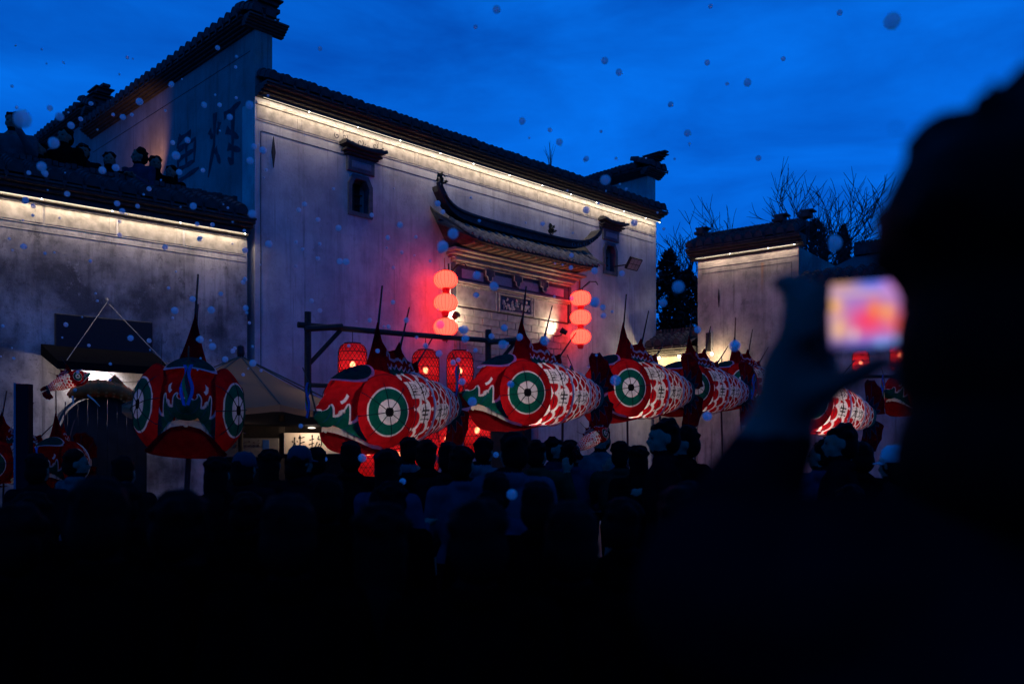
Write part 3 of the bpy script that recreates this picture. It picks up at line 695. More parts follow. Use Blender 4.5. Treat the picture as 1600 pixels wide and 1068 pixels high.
for i in range(9):
    a = .03 + (LH - .06) * i / 9; b = .03 + (LH - .06) * (i + 1) / 9 - .03
    f = MB().cbox(a, b, -.006, -.001, ZL - .278, ZL - .033, .004).build('frieze_panel', M_frieze, terr); MB().cbox(b - .10, b - .02, -.011, -.0065, ZL - .278, ZL - .033, .006).build('panel_divider', M_frieze, f)
led_cove(terr, .05, LH - .02, ZL, 8.3, 2)

# ------------------------------------------------------------------ house on the right of the court
PR1 = Vector((6.45, 20.1, 0)); PR0 = Vector((4.49, 21.6, 0)); dr = (PR1 - PR0); LR = dr.length; AR = math.atan2(dr.y, dr.x)
rh = empty('side_house', PR0, AR); tag(rh, 'narrow tall plaster house end with rust streak beyond the fish row', 'building'); ZR = 6.30
MB().box(0, LR, 0, 6, 0, ZR).build('wall', M_plaster_r, rh)
eave(rh, LR + .3, ZR + .01, .36, (-.15, 0), 0, .20, 'eave', 0, 21)
led_cove(rh, .0, LR - .01, ZR, 10, 3)
mb = MB(); mb.cbox(.01, LR - .01, -.012, -.002, ZR - .2, ZR - .18, .005); mb.build('frieze_moulding', M_frieze, rh)
MB().box(.12, LR - .16, -.0045, -.001, ZR - .33, ZR - .32).build('painted_border', M_line, rh); MB().box(LR - .17, LR - .16, -.0045, -.001, 4.6, ZR - .33).build('painted_border', M_line, rh)
mb = MB(); mb.box(-.1, LR + .1, .18, .42, ZR + .25, ZR + .62)
for i in range(int((LR + .2) / .1)): mb.box(-.1 + i * .1, -.1 + i * .1 + .075, .2, .4, ZR + .622, ZR + .70)
for x in (-.05, LR - .55, LR + .05):
    for k, (a, h) in enumerate(((.13, .06), (.09, .06), (.15, .035))): mb.box(x - a + .03 * k, x + a + .03 * k, .16, .44, ZR + .702 + k * .06, ZR + .70 + k * .06 + h)
mb.build('coping_ridge', M_tile, rh)
mb = MB().box(.22, .34, -.02, .05, 4.10, 4.55); mb.build('slot_window', M_black, rh)
MB().cbox(.36, .40, -.05, -.002, 4.05, 4.58, .01).build('slot_frame', M_stone, rh)
for (x, z) in ((.55, 5.35), (.62, 3.75)): MB().prism([(x - .025, z), (x, z - .22), (x + .025, z), (x, z + .22)], -.02, -.001).build('iron_wall_tie', M_black, rh)
# lower wall stepping on towards the camera
l2 = empty('court_wall', PR1, AR); tag(l2, 'lower court wall with a dark tiled roof behind the raised phone', 'wall', kind='thing'); Z2 = 5.12; L2 = 7.5
MB().box(.002, L2, 0, .4, 0, Z2).build('wall', plaster('court_plaster', (.40, .34, .31), (.24, .2, .19), .5), l2)
eave(l2, L2 - .02, Z2 + .01, .36, (.01, 0), 0, .20, 'eave', 0, 22)
mb = MB(); mb.add([(0, -.25, Z2 + .24), (L2, -.25, Z2 + .24), (L2, 4.2, Z2 + 1.72), (0, 4.2, Z2 + 1.72), (0, 4.2, 0), (L2, 4.2, 0)], [(0, 1, 2, 3), (3, 2, 5, 4)]); mb.build('roof', M_tile, l2)
mb = MB(); mb.box(.02, L2, 4.0, 4.3, Z2 + 1.70, Z2 + 1.95)
for i in range(int(L2 / .1)): mb.box(.02 + i * .1, .02 + i * .1 + .07, 4.02, 4.28, Z2 + 1.952, Z2 + 2.04)
mb.build('roof_ridge', M_tile, l2)
led_cove(l2, .02, 2.6, Z2, 6, 4)
# alley wall with its own little tiled roof between the two houses
pa = Vector((3.55, 22.35, 0)); pb = Vector((4.47, 21.64, 0)); da = pb - pa; al = empty('alley_wall', pa, math.atan2(da.y, da.x)); tag(al, 'short lit alley wall under a small tiled roof between the houses', 'wall', kind='thing')
ZA = 4.05
mb = MB().box(0, da.length, 0, .3, 0, ZA); mb.build('wall', plaster('alley_plaster', (.42, .36, .28), (.25, .21, .16), .6), al)
eave(al, da.length - .02, ZA + .01, .45, (.01, 0), 0, .16, 'eave', 0, 31)
mb = MB(); mb.box(0, da.length, .1, .35, ZA + .3, ZA + .62)
for i in range(int(da.length / .1)): mb.box(i * .1, i * .1 + .07, .12, .33, ZA + .622, ZA + .70)
mb.build('coping_ridge', M_tile, al)
for k, x in enumerate((.30, .85, 1.7)):
    MB().ell((x, -.30, ZA - .05), (.035, .035, .03), 8, 6).build('downlight', emis('downlight_glow', (1, .85, .55), 30), al)
    lamp('downlight', al, (x, -.30, ZA - .1), 26, (1, .76, .42), .04)

# ------------------------------------------------------------------ lantern rack with wire-netted lanterns
def caged_lantern():
    """red silk drum lantern: skin, hoops, diamond net, top and bottom rims, bulb"""
    root = empty('drum_lantern'); r, h = .205, .66
    prof = [(.11, h / 2), (.16, h / 2 - .02), (r - .012, h / 2 - .075), (r, h / 2 - .13), (r + .004, 0), (r, -h / 2 + .13), (r - .012, -h / 2 + .075), (.16, -h / 2 + .02), (.11, -h / 2)]
    MB().lathe(prof, 32).build('skin', M_cloth_red, root, smooth=True)
    def rad(z):
        for (r0, z0), (r1, z1) in zip(prof, prof[1:]):
            if z1 <= z <= z0: return r0 + (r1 - r0) * (z0 - z) / (z0 - z1)
        return .11
    mb = MB()
    for k in range(20):
        for s in (-1, 1):
            pts = []
            for i in range(25):
                z = h / 2 - .01 - (h - .02) * i / 24; a = 2 * math.pi * (k / 20 + s * .34 * i / 24); q = rad(z) + .004; pts.append((q * math.cos(a), q * math.sin(a), z))
            mb.tube(pts, .0042, 3, False)
    tag(mb.build('net', M_net, root), kind='stuff')
    for z in (.2, .07, -.07, -.2): MB().tube([((rad(z) + .005) * math.cos(t * math.pi / 12), (rad(z) + .005) * math.sin(t * math.pi / 12), z) for t in range(25)], .006, 4, False).build('hoop', M_net, root)
    for z in (h / 2, -h / 2): MB().lathe([(.115, z - .012), (.125, z - .012), (.125, z + .012), (.115, z + .012), (.115, z - .012)], 24).build('rim', M_wood if z > 0 else M_gold, root)
    MB().ell((0, 0, .02), (.04, .04, .05), 12, 8).build('bulb', M_bulb, root)
    MB().tube([(0, 0, h / 2 - .28), (0, 0, h / 2 + .2)], .006, 5).build('cord', M_black, root)
    lamp('bulb_lamp', root, (0, 0, .02), 1.5, (1, .74, .46), .05)
    return root
proto_l = caged_lantern()
GL = 'red netted drum lanterns'
def put_lantern(i, p, lab, sc=1.0, yaw=0.0, lit=1.0):
    o = proto_l if i == 0 else copy_tree(proto_l); o.location = p; o.scale = (sc,) * 3; o.rotation_euler = (0, 0, yaw); tag(o, lab, 'lantern', GL)
    if lit != 1.0:
        for c in o.children:
            if c.type == 'LIGHT': c.data = c.data.copy(); c.data.energy *= lit
    return o
B0 = ray(478, 508, 13.1); B1 = ray(795, 534, 14.9)
rack = empty('lantern_rack', (B0.x, B0.y, 0), 0); tag(rack, 'dark timber rack with one long pole holding the drum lanterns', 'rack')
def L3(p): return Vector(p) - Vector((B0.x, B0.y, 0))
bd = (B1 - B0).normalized()
MB().tube([L3(B0 - bd * .12), L3(B0.lerp(B1, .5)) + Vector((0, 0, -.01)), L3(B1 + bd * .1)], [.045, .042, .04], 8).build('top_pole', M_wood, rack)
for px, Yq, hgt in ((481, 13.1, 487), (763, 14.72, 515)):
    t = ray(px, hgt, Yq); MB().tube([L3((t.x, t.y, 0)), L3(t)], [.06, .05], 8).build('post', M_wood, rack)
    c = ray(px, 512 if px < 500 else 533, Yq)
    MB().tube([L3(c + Vector((0, 0, -.55))), L3(c + bd * .5)], .035, 6).build('brace', M_wood, rack)
    MB().tube([L3(c - bd * .05 + Vector((.02, -.06, -.03))), L3(c + bd * .52 + Vector((.02, -.06, .05)))], [.045, .05], 7).build('cross_log', M_wood, rack)
lo0 = B0.lerp(B1, .02); lo0.z = 2.62; lo1 = B0.lerp(B1, .97); lo1.z = 2.62
MB().tube([L3(lo0), L3(lo1)], .035, 7).build('lower_pole', M_wood, rack)
k = 0
for (px, Yq, zc, lab, lit) in ((544, 13.5, None, 'upper drum lantern hanging nearest the left rack post', 1.1), (655, 14.05, None, 'upper drum lantern half hidden behind the dorsal fin of the big fish', .5), (711, 14.35, None, 'upper drum lantern hanging left of the braced rack post', 1.2)):
    f = (px - 478) / 317; b = B0.lerp(B1, f); p = ray(px, 572 if px < 600 else (580 if px < 700 else 580), Yq); p = Vector((b.x, b.y, p.z)); put_lantern(k, p, lab, 1.02 + .0 * k, k * .7, lit); k += 1
for (px, py, lab, lit) in ((516, 727, 'lower drum lantern under the food stall sign', .8), (567, 708, 'lower drum lantern below the jaw of the big fish', .8), (612, 712, 'lower drum lantern below the big fish beside a holding pole', .6), (655, 706, 'lower drum lantern showing through the crowd under the big fish', .6), (690, 688, 'lower drum lantern seen under the belly of the big fish', .8), (740, 674, 'brightest lower drum lantern between the two big fish', 1.5)):
    f = min(max((px - 478) / 317, .02), .98); b = B0.lerp(B1, f); Yq = b.y; p = ray(px, py, Yq); p = Vector((b.x, b.y, p.z)); put_lantern(k, p, lab, 1.06, k * .9, lit); k += 1
p = ray(1345, 568, 16.5); put_lantern(k, p, 'drum lantern hanging just below the raised phone', .72, .4, .9); k += 1
p = ray(1406, 556, 16.0); put_lantern(k, p, 'drum lantern beside the head of the man with the phone', .8, 1.4, 1.2); k += 1
q0 = ray(1290, 546, 16.8); q1 = ray(1440, 530, 15.9); rk2 = empty('lantern_pole', (q0.x, q0.y, 0)); tag(rk2, 'thin dark pole carrying drum lanterns by the court wall', 'rack')
MB().tube([(0, 0, q0.z), tuple(q1 - Vector((q0.x, q0.y, 0)))], .03, 6).build('top_pole', M_wood, rk2); MB().tube([(0, 0, 0), (0, 0, q0.z + .2)], .04, 6).build('post', M_wood, rk2)
e = q1 - Vector((q0.x, q0.y, 0)); MB().tube([(e.x, e.y, 0), (e.x, e.y, e.z + .2)], .04, 6).build('post', M_wood, rk2)
q = ray(1300, 588, 16.7); MB().tube([tuple(q - Vector((q0.x, q0.y, 0))), (e.x, e.y, 3.0)], .03, 6).build('lower_pole', M_wood, rk2)

# ------------------------------------------------------------------ fish lanterns: painted paper over bamboo
RED = np.array((.46, .006, .012)); WHT = np.array((.80, .76, .74)); GRN = np.array((.004, .10, .07)); BLK = np.array((.008, .008, .010)); DRED = np.array((.24, .006, .014)); TEAL = np.array((.008, .09, .13))
def seg_dist(px, py, strokes):
    d = np.full(px.shape, 9.0)
    for st in strokes:
        for (ax, ay), (bx, by) in zip(st, st[1:]):
            vx, vy = bx - ax, by - ay; l = vx * vx + vy * vy + 1e-12
            t = np.clip(((px - ax) * vx + (py - ay) * vy) / l, 0, 1); d = np.minimum(d, np.hypot(px - ax - t * vx, py - ay - t * vy))
    return d
def grid_mesh(name, P, C, closed_v=False, keep=None):
    """P (n,m,3) points, C (n,m,3) colours -> mesh with colour attribute 'print'"""
    n, m = P.shape[:2]; idx = np.arange(n * m).reshape(n, m)
    a = idx[:-1, :-1].ravel(); b = idx[1:, :-1].ravel(); c = idx[1:, 1:].ravel(); d = idx[:-1, 1:].ravel(); fs = np.stack([a, b, c, d], 1)
    if closed_v:
        a = idx[:-1, -1]; b = idx[1:, -1]; c = idx[1:, 0]; d = idx[:-1, 0]; fs = np.concatenate([fs, np.stack([a, b, c, d], 1)])
    if keep is not None: fs = fs[keep.reshape(-1)[fs].any(1)]
    me = bpy.data.meshes.new(name); nv, nf = n * m, len(fs)
    me.vertices.add(nv); me.vertices.foreach_set('co', P.reshape(-1).astype(np.float32))
    me.loops.add(nf * 4); me.loops.foreach_set('vertex_index', fs.reshape(-1).astype(np.int32))
    me.polygons.add(nf); me.polygons.foreach_set('loop_start', np.arange(0, nf * 4, 4, dtype=np.int32)); me.polygons.foreach_set('loop_total', np.full(nf, 4, dtype=np.int32))
    me.update(calc_edges=True)
    at = me.color_attributes.new('print', 'FLOAT_COLOR', 'POINT'); at.data.foreach_set('color', np.concatenate([C.reshape(-1, 3), np.ones((nv, 1))], 1).reshape(-1).astype(np.float32))
    me.polygons.foreach_set('use_smooth', np.ones(nf, dtype=bool)); me.materials.append(M_print); return me
def put(C, mask, col): C[mask] = col
# --- body: x from .02 (neck) back to -1.55
def body_wh(x):
    xs = np.array([.06, 0, -.15, -.35, -.54, -.78, -1.05, -1.28, -1.42]); hs = np.array([.36, .40, .425, .42, .405, .36, .28, .20, .165]); ws = np.array([.33, .37, .40, .395, .38, .33, .245, .16, .13])
    return np.interp(x, xs[::-1], hs[::-1]), np.interp(x, xs[::-1], ws[::-1])
def fish_body():
    n, m = 190, 260
    x = np.linspace(.06, -1.42, n)[:, None] + np.zeros((1, m)); th = np.linspace(0, 2 * np.pi, m, endpoint=False)[None, :] + np.zeros((n, 1))
    h, w = body_wh(x)
    # flat facets between hoops: paper sags slightly
    sag = 1 - .022 * np.abs(np.sin(np.pi * (x + .02) / .215)); fac = 1 - .02 * np.abs(np.sin(th * 5))
    y = w * np.cos(th) * sag * fac; z = h * np.sin(th) * sag * fac 
    P = np.stack([x, y, z], -1)
    side = np.where(np.cos(th) >= 0, 1.0, -1.0); arc = np.arctan2(np.sin(th), np.abs(np.cos(th))) * (h + w) / 2   # signed arc from side line, up positive
    C = np.empty(P.shape); C[:] = RED
    # overlapping scales, smaller towards the tail
    def scales(S, x, arc, dx, da, R_):
        col = np.empty(x.shape + (3,)); col[:] = WHT; done = np.zeros(x.shape, bool)
        k0 = int(np.floor((-x.max()) / dx)) - 2; k1 = int(np.ceil((-x.min()) / dx)) + 2
        for k in range(k0, k1):                      # nearest the head lies on top
            cx = -k * dx; off = (k % 2) * .5
            j = np.round(arc / da - off); ca = (j + off) * da
            d = np.hypot((x - cx) * .95, (arc - ca) * 1.05)
            ins = (d < R_) & (x < cx + R_ * .35) & ~done
            rim = d > R_ * .74
            col[ins & rim] = WHT; col[ins & ~rim] = RED; done |= ins
        return col
    f = x > -.52; C1 = scales(C, x, arc, .150, .235, .160); C2 = scales(C, x, arc, .10, .155, .108); C3 = scales(C, x, arc, .07, .11, .076)
    C[f] = C1[f]; g = (x <= -.52) & (x > -1.0); C[g] = C2[g]; g = x <= -1.0; C[g] = C3[g]
    C[x < -1.33] = TEAL
    # white fields with brush characters on both flanks
    def field(cx, ca, hw, ha, chars, size, rot=0):
        e = ((x - cx) / hw) ** 4 + ((arc - ca) / ha) ** 4 < 1; C[e] = WHT
        for i, c in enumerate(chars):
            u0 = (i - (len(chars) - 1) / 2) * size * 1.12
            # left to right on the viewer's side: +y flank reads from head to tail
            lx = np.where(side > 0, -(x - cx), (x - cx)) - u0
            U = lx / size + .5; V = (arc - ca) / size + .5
            d = seg_dist(U, V, CH[c]); C[(d < .042) & (np.abs(U - .5) < .6) & (np.abs(V - .5) < .6)] = BLK
    field(-.245, .235, .255, .11, ['lv', 'li', 'kan'], .152)
    field(-.37, -.05, .10, .11, ['sheng'], .165)
    field(-.77, -.04, .18, .095, ['long', 'kan'], .15)
    C[(x > -.03) & (np.abs(arc) > .44)] = WHT; C[x > .035] = DRED  # white at neck top and bottom paints in the glow of open gaps
    return grid_mesh('body', P, C, True)
# --- head: upper part, wedge with pointed snout; jaw below
HX = np.array([-.04, .1, .28, .46, .64, .79, .91, .97]); HW = np.array([.43, .44, .405, .325, .225, .14, .058, .006]); HT_ = np.array([.40, .435, .425, .345, .215, .105, .018, -.055]); HB = np.array([-.38, -.41, -.425, -.385, -.275, -.18, -.11, -.075])
def fish_head():
    n, m = 240, 230
    x = np.linspace(-.04, .97, n)[:, None] + np.zeros((1, m)); v = np.linspace(0, 2 * np.pi, m, endpoint=False)[None, :] + np.zeros((n, 1))
    w = np.interp(x, HX, HW); t = np.interp(x, HX, HT_); b = np.interp(x, HX, HB)
    c, s = np.cos(v), np.sin(v); y = w * np.sign(c) * np.abs(c) ** .8; zc = 0.0
    z = np.where(s >= 0, t * np.abs(s) ** .9, b * np.abs(s) ** .55)
    P = np.stack([x, y, z], -1); C = np.empty(P.shape); C[:] = RED
    # green snout with tongues of flame licking back over the cheek, pale outline
    q = (.97 - x) * 1.28; fr = (q / .19) % 1.0
    zl = -.40 * q + .015 + (.03 + .17 * np.clip(q / .35, 0, 1)) * fr ** 1.6
    gmask = (z < zl) & (q < .92)
    dil = gmask.copy()
    for dx_, dv_ in ((4, 0), (-4, 0), (0, 3), (0, -3), (3, 2), (-3, 2), (3, -2), (-3, -2), (2, 3), (-2, 3), (2, -3), (-2, -3)): dil |= np.roll(np.roll(gmask, dx_, 0), dv_, 1)
    C[dil] = WHT; C[gmask] = GRN; C[gmask & (np.sin(x * 55 + z * 25) > .94)] = TEAL
    zl2 = .10 - .05 * q + .12 * ((q / .15) % 1.0) ** 1.5; C[(np.abs(z - zl2) < .014) & (q > .12) & (q < .42)] = WHT
    C[x < -.02] = DRED
    # opening behind each eye dome so that the lamp reaches it
    ex, ey = .27, .33; al_ = R(-27); rx = (x - ex) * math.cos(al_) + (np.abs(y) - ey) * math.sin(al_)
    keep = (np.hypot(rx / .33, (z + .01) / .38) > 1.0) & ~((s < -.72) & (x > .12) & (x < .80))
    me = grid_mesh('head', P, C, True, keep); return me
def fish_jaw():
    n, m = 60, 70
    x = np.linspace(.02, .80, n)[:, None] + np.zeros((1, m)); v = np.linspace(0, np.pi, m)[None, :] + np.zeros((n, 1))
    w = np.interp(x, [.02, .28, .46, .64, .76, .80], [.38, .38, .33, .23, .13, .02]); top = np.interp(x, [.02, .28, .46, .64, .80], [-.41, -.43, -.395, -.30, -.22]); bot = np.interp(x, [.02, .28, .46, .64, .80], [-.44, -.49, -.485, -.40, -.235])
    y = w * np.cos(v); z = top + (bot - top) * np.sin(v) ** .8
    P = np.stack([x, y, z], -1); C = np.empty(P.shape); C[:] = np.array((.24, .005, .010)); C[np.sin(v) < .10] = DRED
    return grid_mesh('jaw', P, C)
def tongue():
    n, m = 60, 16
    t = np.linspace(-1, 1, n)[:, None] + np.zeros((1, m)); v = np.linspace(0, 1, m)[None, :] + np.zeros((n, 1))
    x = .79 - .47 * np.abs(t) ** 1.15; w = np.interp(x, HX, HW) * .86 * np.clip(np.abs(t) * 6, 0, 1)
    zt = np.interp(x, HX, HB) + .03; zb = np.interp(x, [.02, .28, .46, .64, .80], [-.41, -.43, -.395, -.30, -.22]) - .03
    P = np.stack([x - .02, np.sign(t) * w, zb + (zt - zb) * v], -1); C = np.empty(P.shape); C[:] = (.78, .66, .52); C[np.abs(np.sin(t * 22)) < .12] = (.30, .2, .15)
    return grid_mesh('mouth_lining', P, C)
def fish_eye():
    n, m = 70, 96; R0 = .35
    r = np.linspace(.0, 1, n)[:, None] + np.zeros((1, m)); a = np.linspace(0, 2 * np.pi, m, endpoint=False)[None, :] + np.zeros((n, 1))
    yy = .15 * (1 - r ** 3.2) - .012 * np.abs(np.sin(a * 4)) * r ** 2
    P = np.stack([R0 * r * np.cos(a), yy, R0 * 1.15 * r * np.sin(a)], -1); C = np.empty(P.shape); C[:] = RED
    q = np.hypot(r * np.cos(a) / 1.02, r * np.sin(a))
    C[q < .655] = WHT; C[q < .615] = GRN; C[q < .345] = WHT; C[q < .13] = BLK; C[r > .97] = DRED
    return grid_mesh('eye', P, C, True)
def fish_fin():
    n, m = 120, 81
    u = np.linspace(0, 1, n)[:, None] + np.zeros((1, m)); v = np.linspace(-1, 1, m)[None, :] + np.zeros((n, 1))
    # ridge drapes between three poles
    top = np.interp(u, [0, .06, .12, .22, .34, .47, .56, .62, .72, .84, .93, 1], [.04, .40, .56, .34, .235, .26, .37, .25, .17, .15, .20, .03])
    x = .12 - .78 * u - .08 * (1 - np.abs(v)) * u; bw = np.interp(u, [0, .08, .4, 1], [.13, .20, .14, .04])
    hz = 1 - np.abs(v) ** 1.0; prof = hz ** 1.5
    y = np.sign(v) * bw * (1 - hz) ** 1.0; base = .405 - .0 * u - .12 * np.clip(u - .4, 0, 1) ** 1.2 - (np.abs(v)) * .03
    z = base + top * prof
    P = np.stack([x, y, z], -1); C = np.empty(P.shape); C[:] = RED * .85
    hh = (z - base); fl = .06 + .065 * np.abs((u * 9) % 1 - .25) * (u > .2) - .04 * u
    on = u > .18; C[on & (hh < fl + .022)] = WHT * .9; C[on & (hh < fl)] = GRN
    dS = seg_dist(u, hh, [[(.26, .20), (.31, .24), (.34, .20), (.31, .16), (.40, .14), (.50, .17), (.58, .14)], [(.6, .16), (.66, .19), (.70, .15)], [(.76, .12), (.8, .14), (.84, .10)]]); C[on & (dS < .013)] = WHT * .8
    return grid_mesh('dorsal_fin', P, C)
def fish_tail(sgn):
    n, m = 60, 70
    u = np.linspace(0, 1, n)[:, None] + np.zeros((1, m)); v = np.linspace(0, 1, m)[None, :] + np.zeros((n, 1))
    ph = R(8) + v * R(72) + .25 * u * v; rr = .06 + u * (.42 + .16 * np.sin(v * 2.6 + .3) - .03 * np.abs(np.sin(v * 14)))
    x = -1.33 - rr * np.cos(ph) * .85; z = sgn * (.02 + rr * np.sin(ph) * 1.05); y = .07 * np.sin(u * 3.2 + v * 2.2) * u + .10 * (1 - u) ** 2 * np.cos(v * 3)
    P = np.stack([x, y, z], -1); C = np.empty(P.shape); C[:] = DRED * .5  # tail print darkened throughout, its unlit look put into the colours
    fl = .30 + .22 * np.abs(np.sin(v * 12)) ** 2; C[u < fl] = np.array((.09, .09, .11)); C[u < fl - .035] = TEAL * .3
    C[(np.abs(np.sin(v * 25)) < .10) & (u > .35) & (u < .9)] = np.array((.02, .05, .08)); C[u > .965] = np.array((.08, .03, .05))
    return grid_mesh('tail_lobe', P, C)
def plate():
    n, m = 24, 60
    r = np.linspace(0, 1, n)[:, None] + np.zeros((1, m)); a = np.linspace(0, 2 * np.pi, m, endpoint=False)[None, :] + np.zeros((n, 1))
    P = np.stack([.25 * r * np.cos(a), .25 * r * np.sin(a), .035 * (1 - r ** 2) - .08 * (r * np.sin(a)) ** 2], -1); C = np.empty(P.shape); C[:] = GRN
    C[(r < .4) & (np.sin(a * 5) > .3)] = TEAL * .5; C[r > .88] = WHT
    return grid_mesh('forehead_plate', P, C, True)
FM = dict(body=fish_body(), head=fish_head(), jaw=fish_jaw(), lining=tongue(), eye=fish_eye(), fin=fish_fin(), t1=fish_tail(1), t2=fish_tail(-1), plate=plate())
FM['t2'].name = 'tail_lobe_low'
RIBM = MB().tube([(.05, .151, 0), (.14, .149, 0), (.22, .13, 0), (.30, .085, 0), (.34, .025, 0)], .0048, 5).mesh('rib'); RIBM.materials.append(mat('rib_shadow', (.012, .01, .01), .8))  # black tubes outside the paper, drawing the shadow lines of the ribs
def hoop_mesh(x, k=1.012, r=.011):
    h, w = body_wh(np.array(x)); return MB().tube([(x, float(w) * k * math.cos(t * math.pi / 24), float(h) * k * math.sin(t * math.pi / 24)) for t in range(49)], r, 5, False).mesh('hoop')
HOOPS = [hoop_mesh(-.54), hoop_mesh(-1.0, 1.015, .010), hoop_mesh(-1.2, 1.02, .008)]
for hmm in HOOPS: hmm.materials.append(mat('hoop_cream', (.62, .55, .45), .7))
THIN = [hoop_mesh(x, 1.006, .005) for x in (-.18, -.35, -.70)]
for hmm in THIN: hmm.materials.append(M_bamboo)
RIBBON = []
for cI, colr in enumerate(((.03, .12, .45), (.02, .22, .06), (.45, .02, .02), (.02, .10, .3))):
    rb = MB(); pts = [Vector((.0 + .02 * cI, .02 * (cI - 1.5) + .02 * math.sin(t * .9 + cI), -.035 * t - .004 * t * t * .3)) for t in range(9)]
    vs = []; 
    for t, p in enumerate(pts): vs += [p + Vector((0, -.014, .004 * math.sin(t))), p + Vector((0, .014, -.004 * math.sin(t))), p + Vector((.003, -.014, .004 * math.sin(t))), p + Vector((.003, .014, -.004 * math.sin(t)))]
    fs = []
    for t in range(8): o = 4 * t; fs += [(o, o + 1, o + 5, o + 4), (o + 2, o + 6, o + 7, o + 3), (o, o + 4, o + 6, o + 2), (o + 1, o + 3, o + 7, o + 5)]
    me = rb.add(vs, fs).mesh('ribbon'); me.materials.append(mat('ribbon_%d' % cI, colr, .7)); RIBBON.append(me)
FINP = []
for (b, t, r) in (((.03, 0, .7), (-.06, 0, 1.36), .012), ((-.35, 0, .60), (-.53, 0, 1.16), .011), ((-.64, 0, .46), (-.98, 0, .84), .010)):
    me = MB().tube([b, t], [r * 1.3, r * .8], 6).mesh('fin_pole'); me.materials.append(M_pole); FINP.append(me)
HAND = MB().tube([(0, 0, -.38), (0, 0, -1.5)], .016, 7).mesh('carrying_pole'); HAND.materials.append(M_pole)
WIRE = MB().tube([(.93, 0, -.02), (.98, 0, .12), (1.02, 0, .27), (1.12, 0, .44)], [.010, .008, .007, .006], 5).mesh('feeler'); WIRE.materials.append(M_bamboo)
GLOW_E = {}
def make_fish():
    root = empty('fish_lantern')
    b = link('body', FM['body'], None, root)
    for hmm in HOOPS: link('hoop', hmm, None, b)
    for hmm in THIN: link('rib', hmm, None, b)
    hd = link('head', FM['head'], None, root); link('forehead_plate', FM['plate'], None, hd, (.44, 0, .40), (0, R(20), 0))
    link('jaw', FM['jaw'], None, root); link('mouth_lining', FM['lining'], None, root)
    for s in (1, -1):
        e = link('eye', FM['eye'], None, root, (.27, s * .33, -.01), (0, 0, R(-27) if s > 0 else R(27 + 180)))
        for k in range(8): link('rib', RIBM, None, e, (0, 0, 0), (0, R(45 * k + 8), 0))
    f = link('dorsal_fin', FM['fin'], None, root)
    for me in FINP: link('fin_pole', me, None, f)
    link('tail_lobe', FM['t1'], None, root); link('tail_lobe', FM['t2'], None, root)
    w_ = link('feeler', WIRE, None, root)
    for me in RIBBON: link('ribbon', me, None, w_, (1.02, 0, .29))
    link('carrying_pole', HAND, None, root, (-.05, 0, 0)); link('carrying_pole', HAND, None, root, (-.75, 0, .05))
    lamp('fish_lamp', root, (-.14, 0, -.20), 13, (1, .86, .72), .06)
    lamp('fish_lamp', root, (.30, 0, -.06), 5, (1, .86, .74), .06)
    lamp('fish_lamp', root, (-.70, 0, -.08), 3.5, (1, .86, .74), .05)
    return root
proto_f = make_fish()
FG = 'carp-shaped paper lanterns carried over the crowd'
def put_fish(i, p, head_deg, pitch, sc, lab, lit=(1, 1, 1), roll=0):
    o = proto_f if i == 0 else copy_tree(proto_f); o.location = p; o.rotation_euler = Euler((R((i * 47) % 9 - 4), R(pitch), R(head_deg)), 'XYZ'); o.scale = (sc, sc * (1 + .03 * ((i * 5) % 3 - 1)), sc * (1 + .03 * ((i * 7) % 3 - 1)))
    tag(o, lab, 'fish lantern', FG); k = 0
    for c in o.children:
        if c.type == 'LIGHT':
            base = (2.8, 2.9, .8)[k % 3]; c.data = c.data.copy(); c.data.energy = base * lit[k % 3]; k += 1
    return o
# (reference point of the model: the neck)
put_fish(0, ray(590, 638, 9.7), 180 + 58, 4, 1.0, 'nearest carp lantern heading left, its round green-ringed eye left of the gate', (.9, 1, .7))
put_fish(1, ray(815, 614, 11.4), 180 + 42, 1, 1.0, 'second carp lantern with brightly lit scales in front of the far gate jamb', (1.7, 1.2, .8))
put_fish(2, ray(976, 608, 13.4), 180 + 38, 1, 1.02, 'third carp lantern in the row, its head hidden behind a dark tail', (1.9, .5, 1.1))
put_fish(3, ray(1080, 608, 15.2), 180 + 36, 0, 1.0, 'fourth carp lantern in the row, dim, below the lit alley wall', (.4, .2, .3))
put_fish(4, ray(1152, 603, 17.4), 180 + 34, 0, 1.0, 'fifth carp lantern, small tall fin beside the man with the raised hand', (.5, .2, .2))
put_fish(5, ray(297, 640, 9.0), 288, -3, 1.0, 'carp lantern facing straight out with open mouth beside the canvas umbrella', (.1, .16, .05))
put_fish(6, ray(1258, 632, 12.6), 180 + 30, -6, .97, 'carp lantern with small lit scales right below the raised phone', (2.6, .5, 3.0))
put_fish(7, ray(1428, 616, 16.5), 180 + 32, -4, .88, 'dim carp lantern whose eye looks out behind the lit one under the phone', (.2, .25, .1))
put_fish(8, ray(92, 724, 10.4), 180 + 98, 0, .62, 'dark unlit carp lantern low at the foot of the stained wall', (.02, .02, .02))
put_fish(9, ray(2, 722, 10.2), 180 + 50, 0, .62, 'dark unlit carp lantern cut by the edge of the picture', (.02, .02, .02))

proto_f.children  # the nearest fish lets its upper tail lobe hang
for c in proto_f.children:
    if c.name.startswith('tail_lobe'): c.scale = (1, 1, .38); c.location = (0, 0, -.05); break
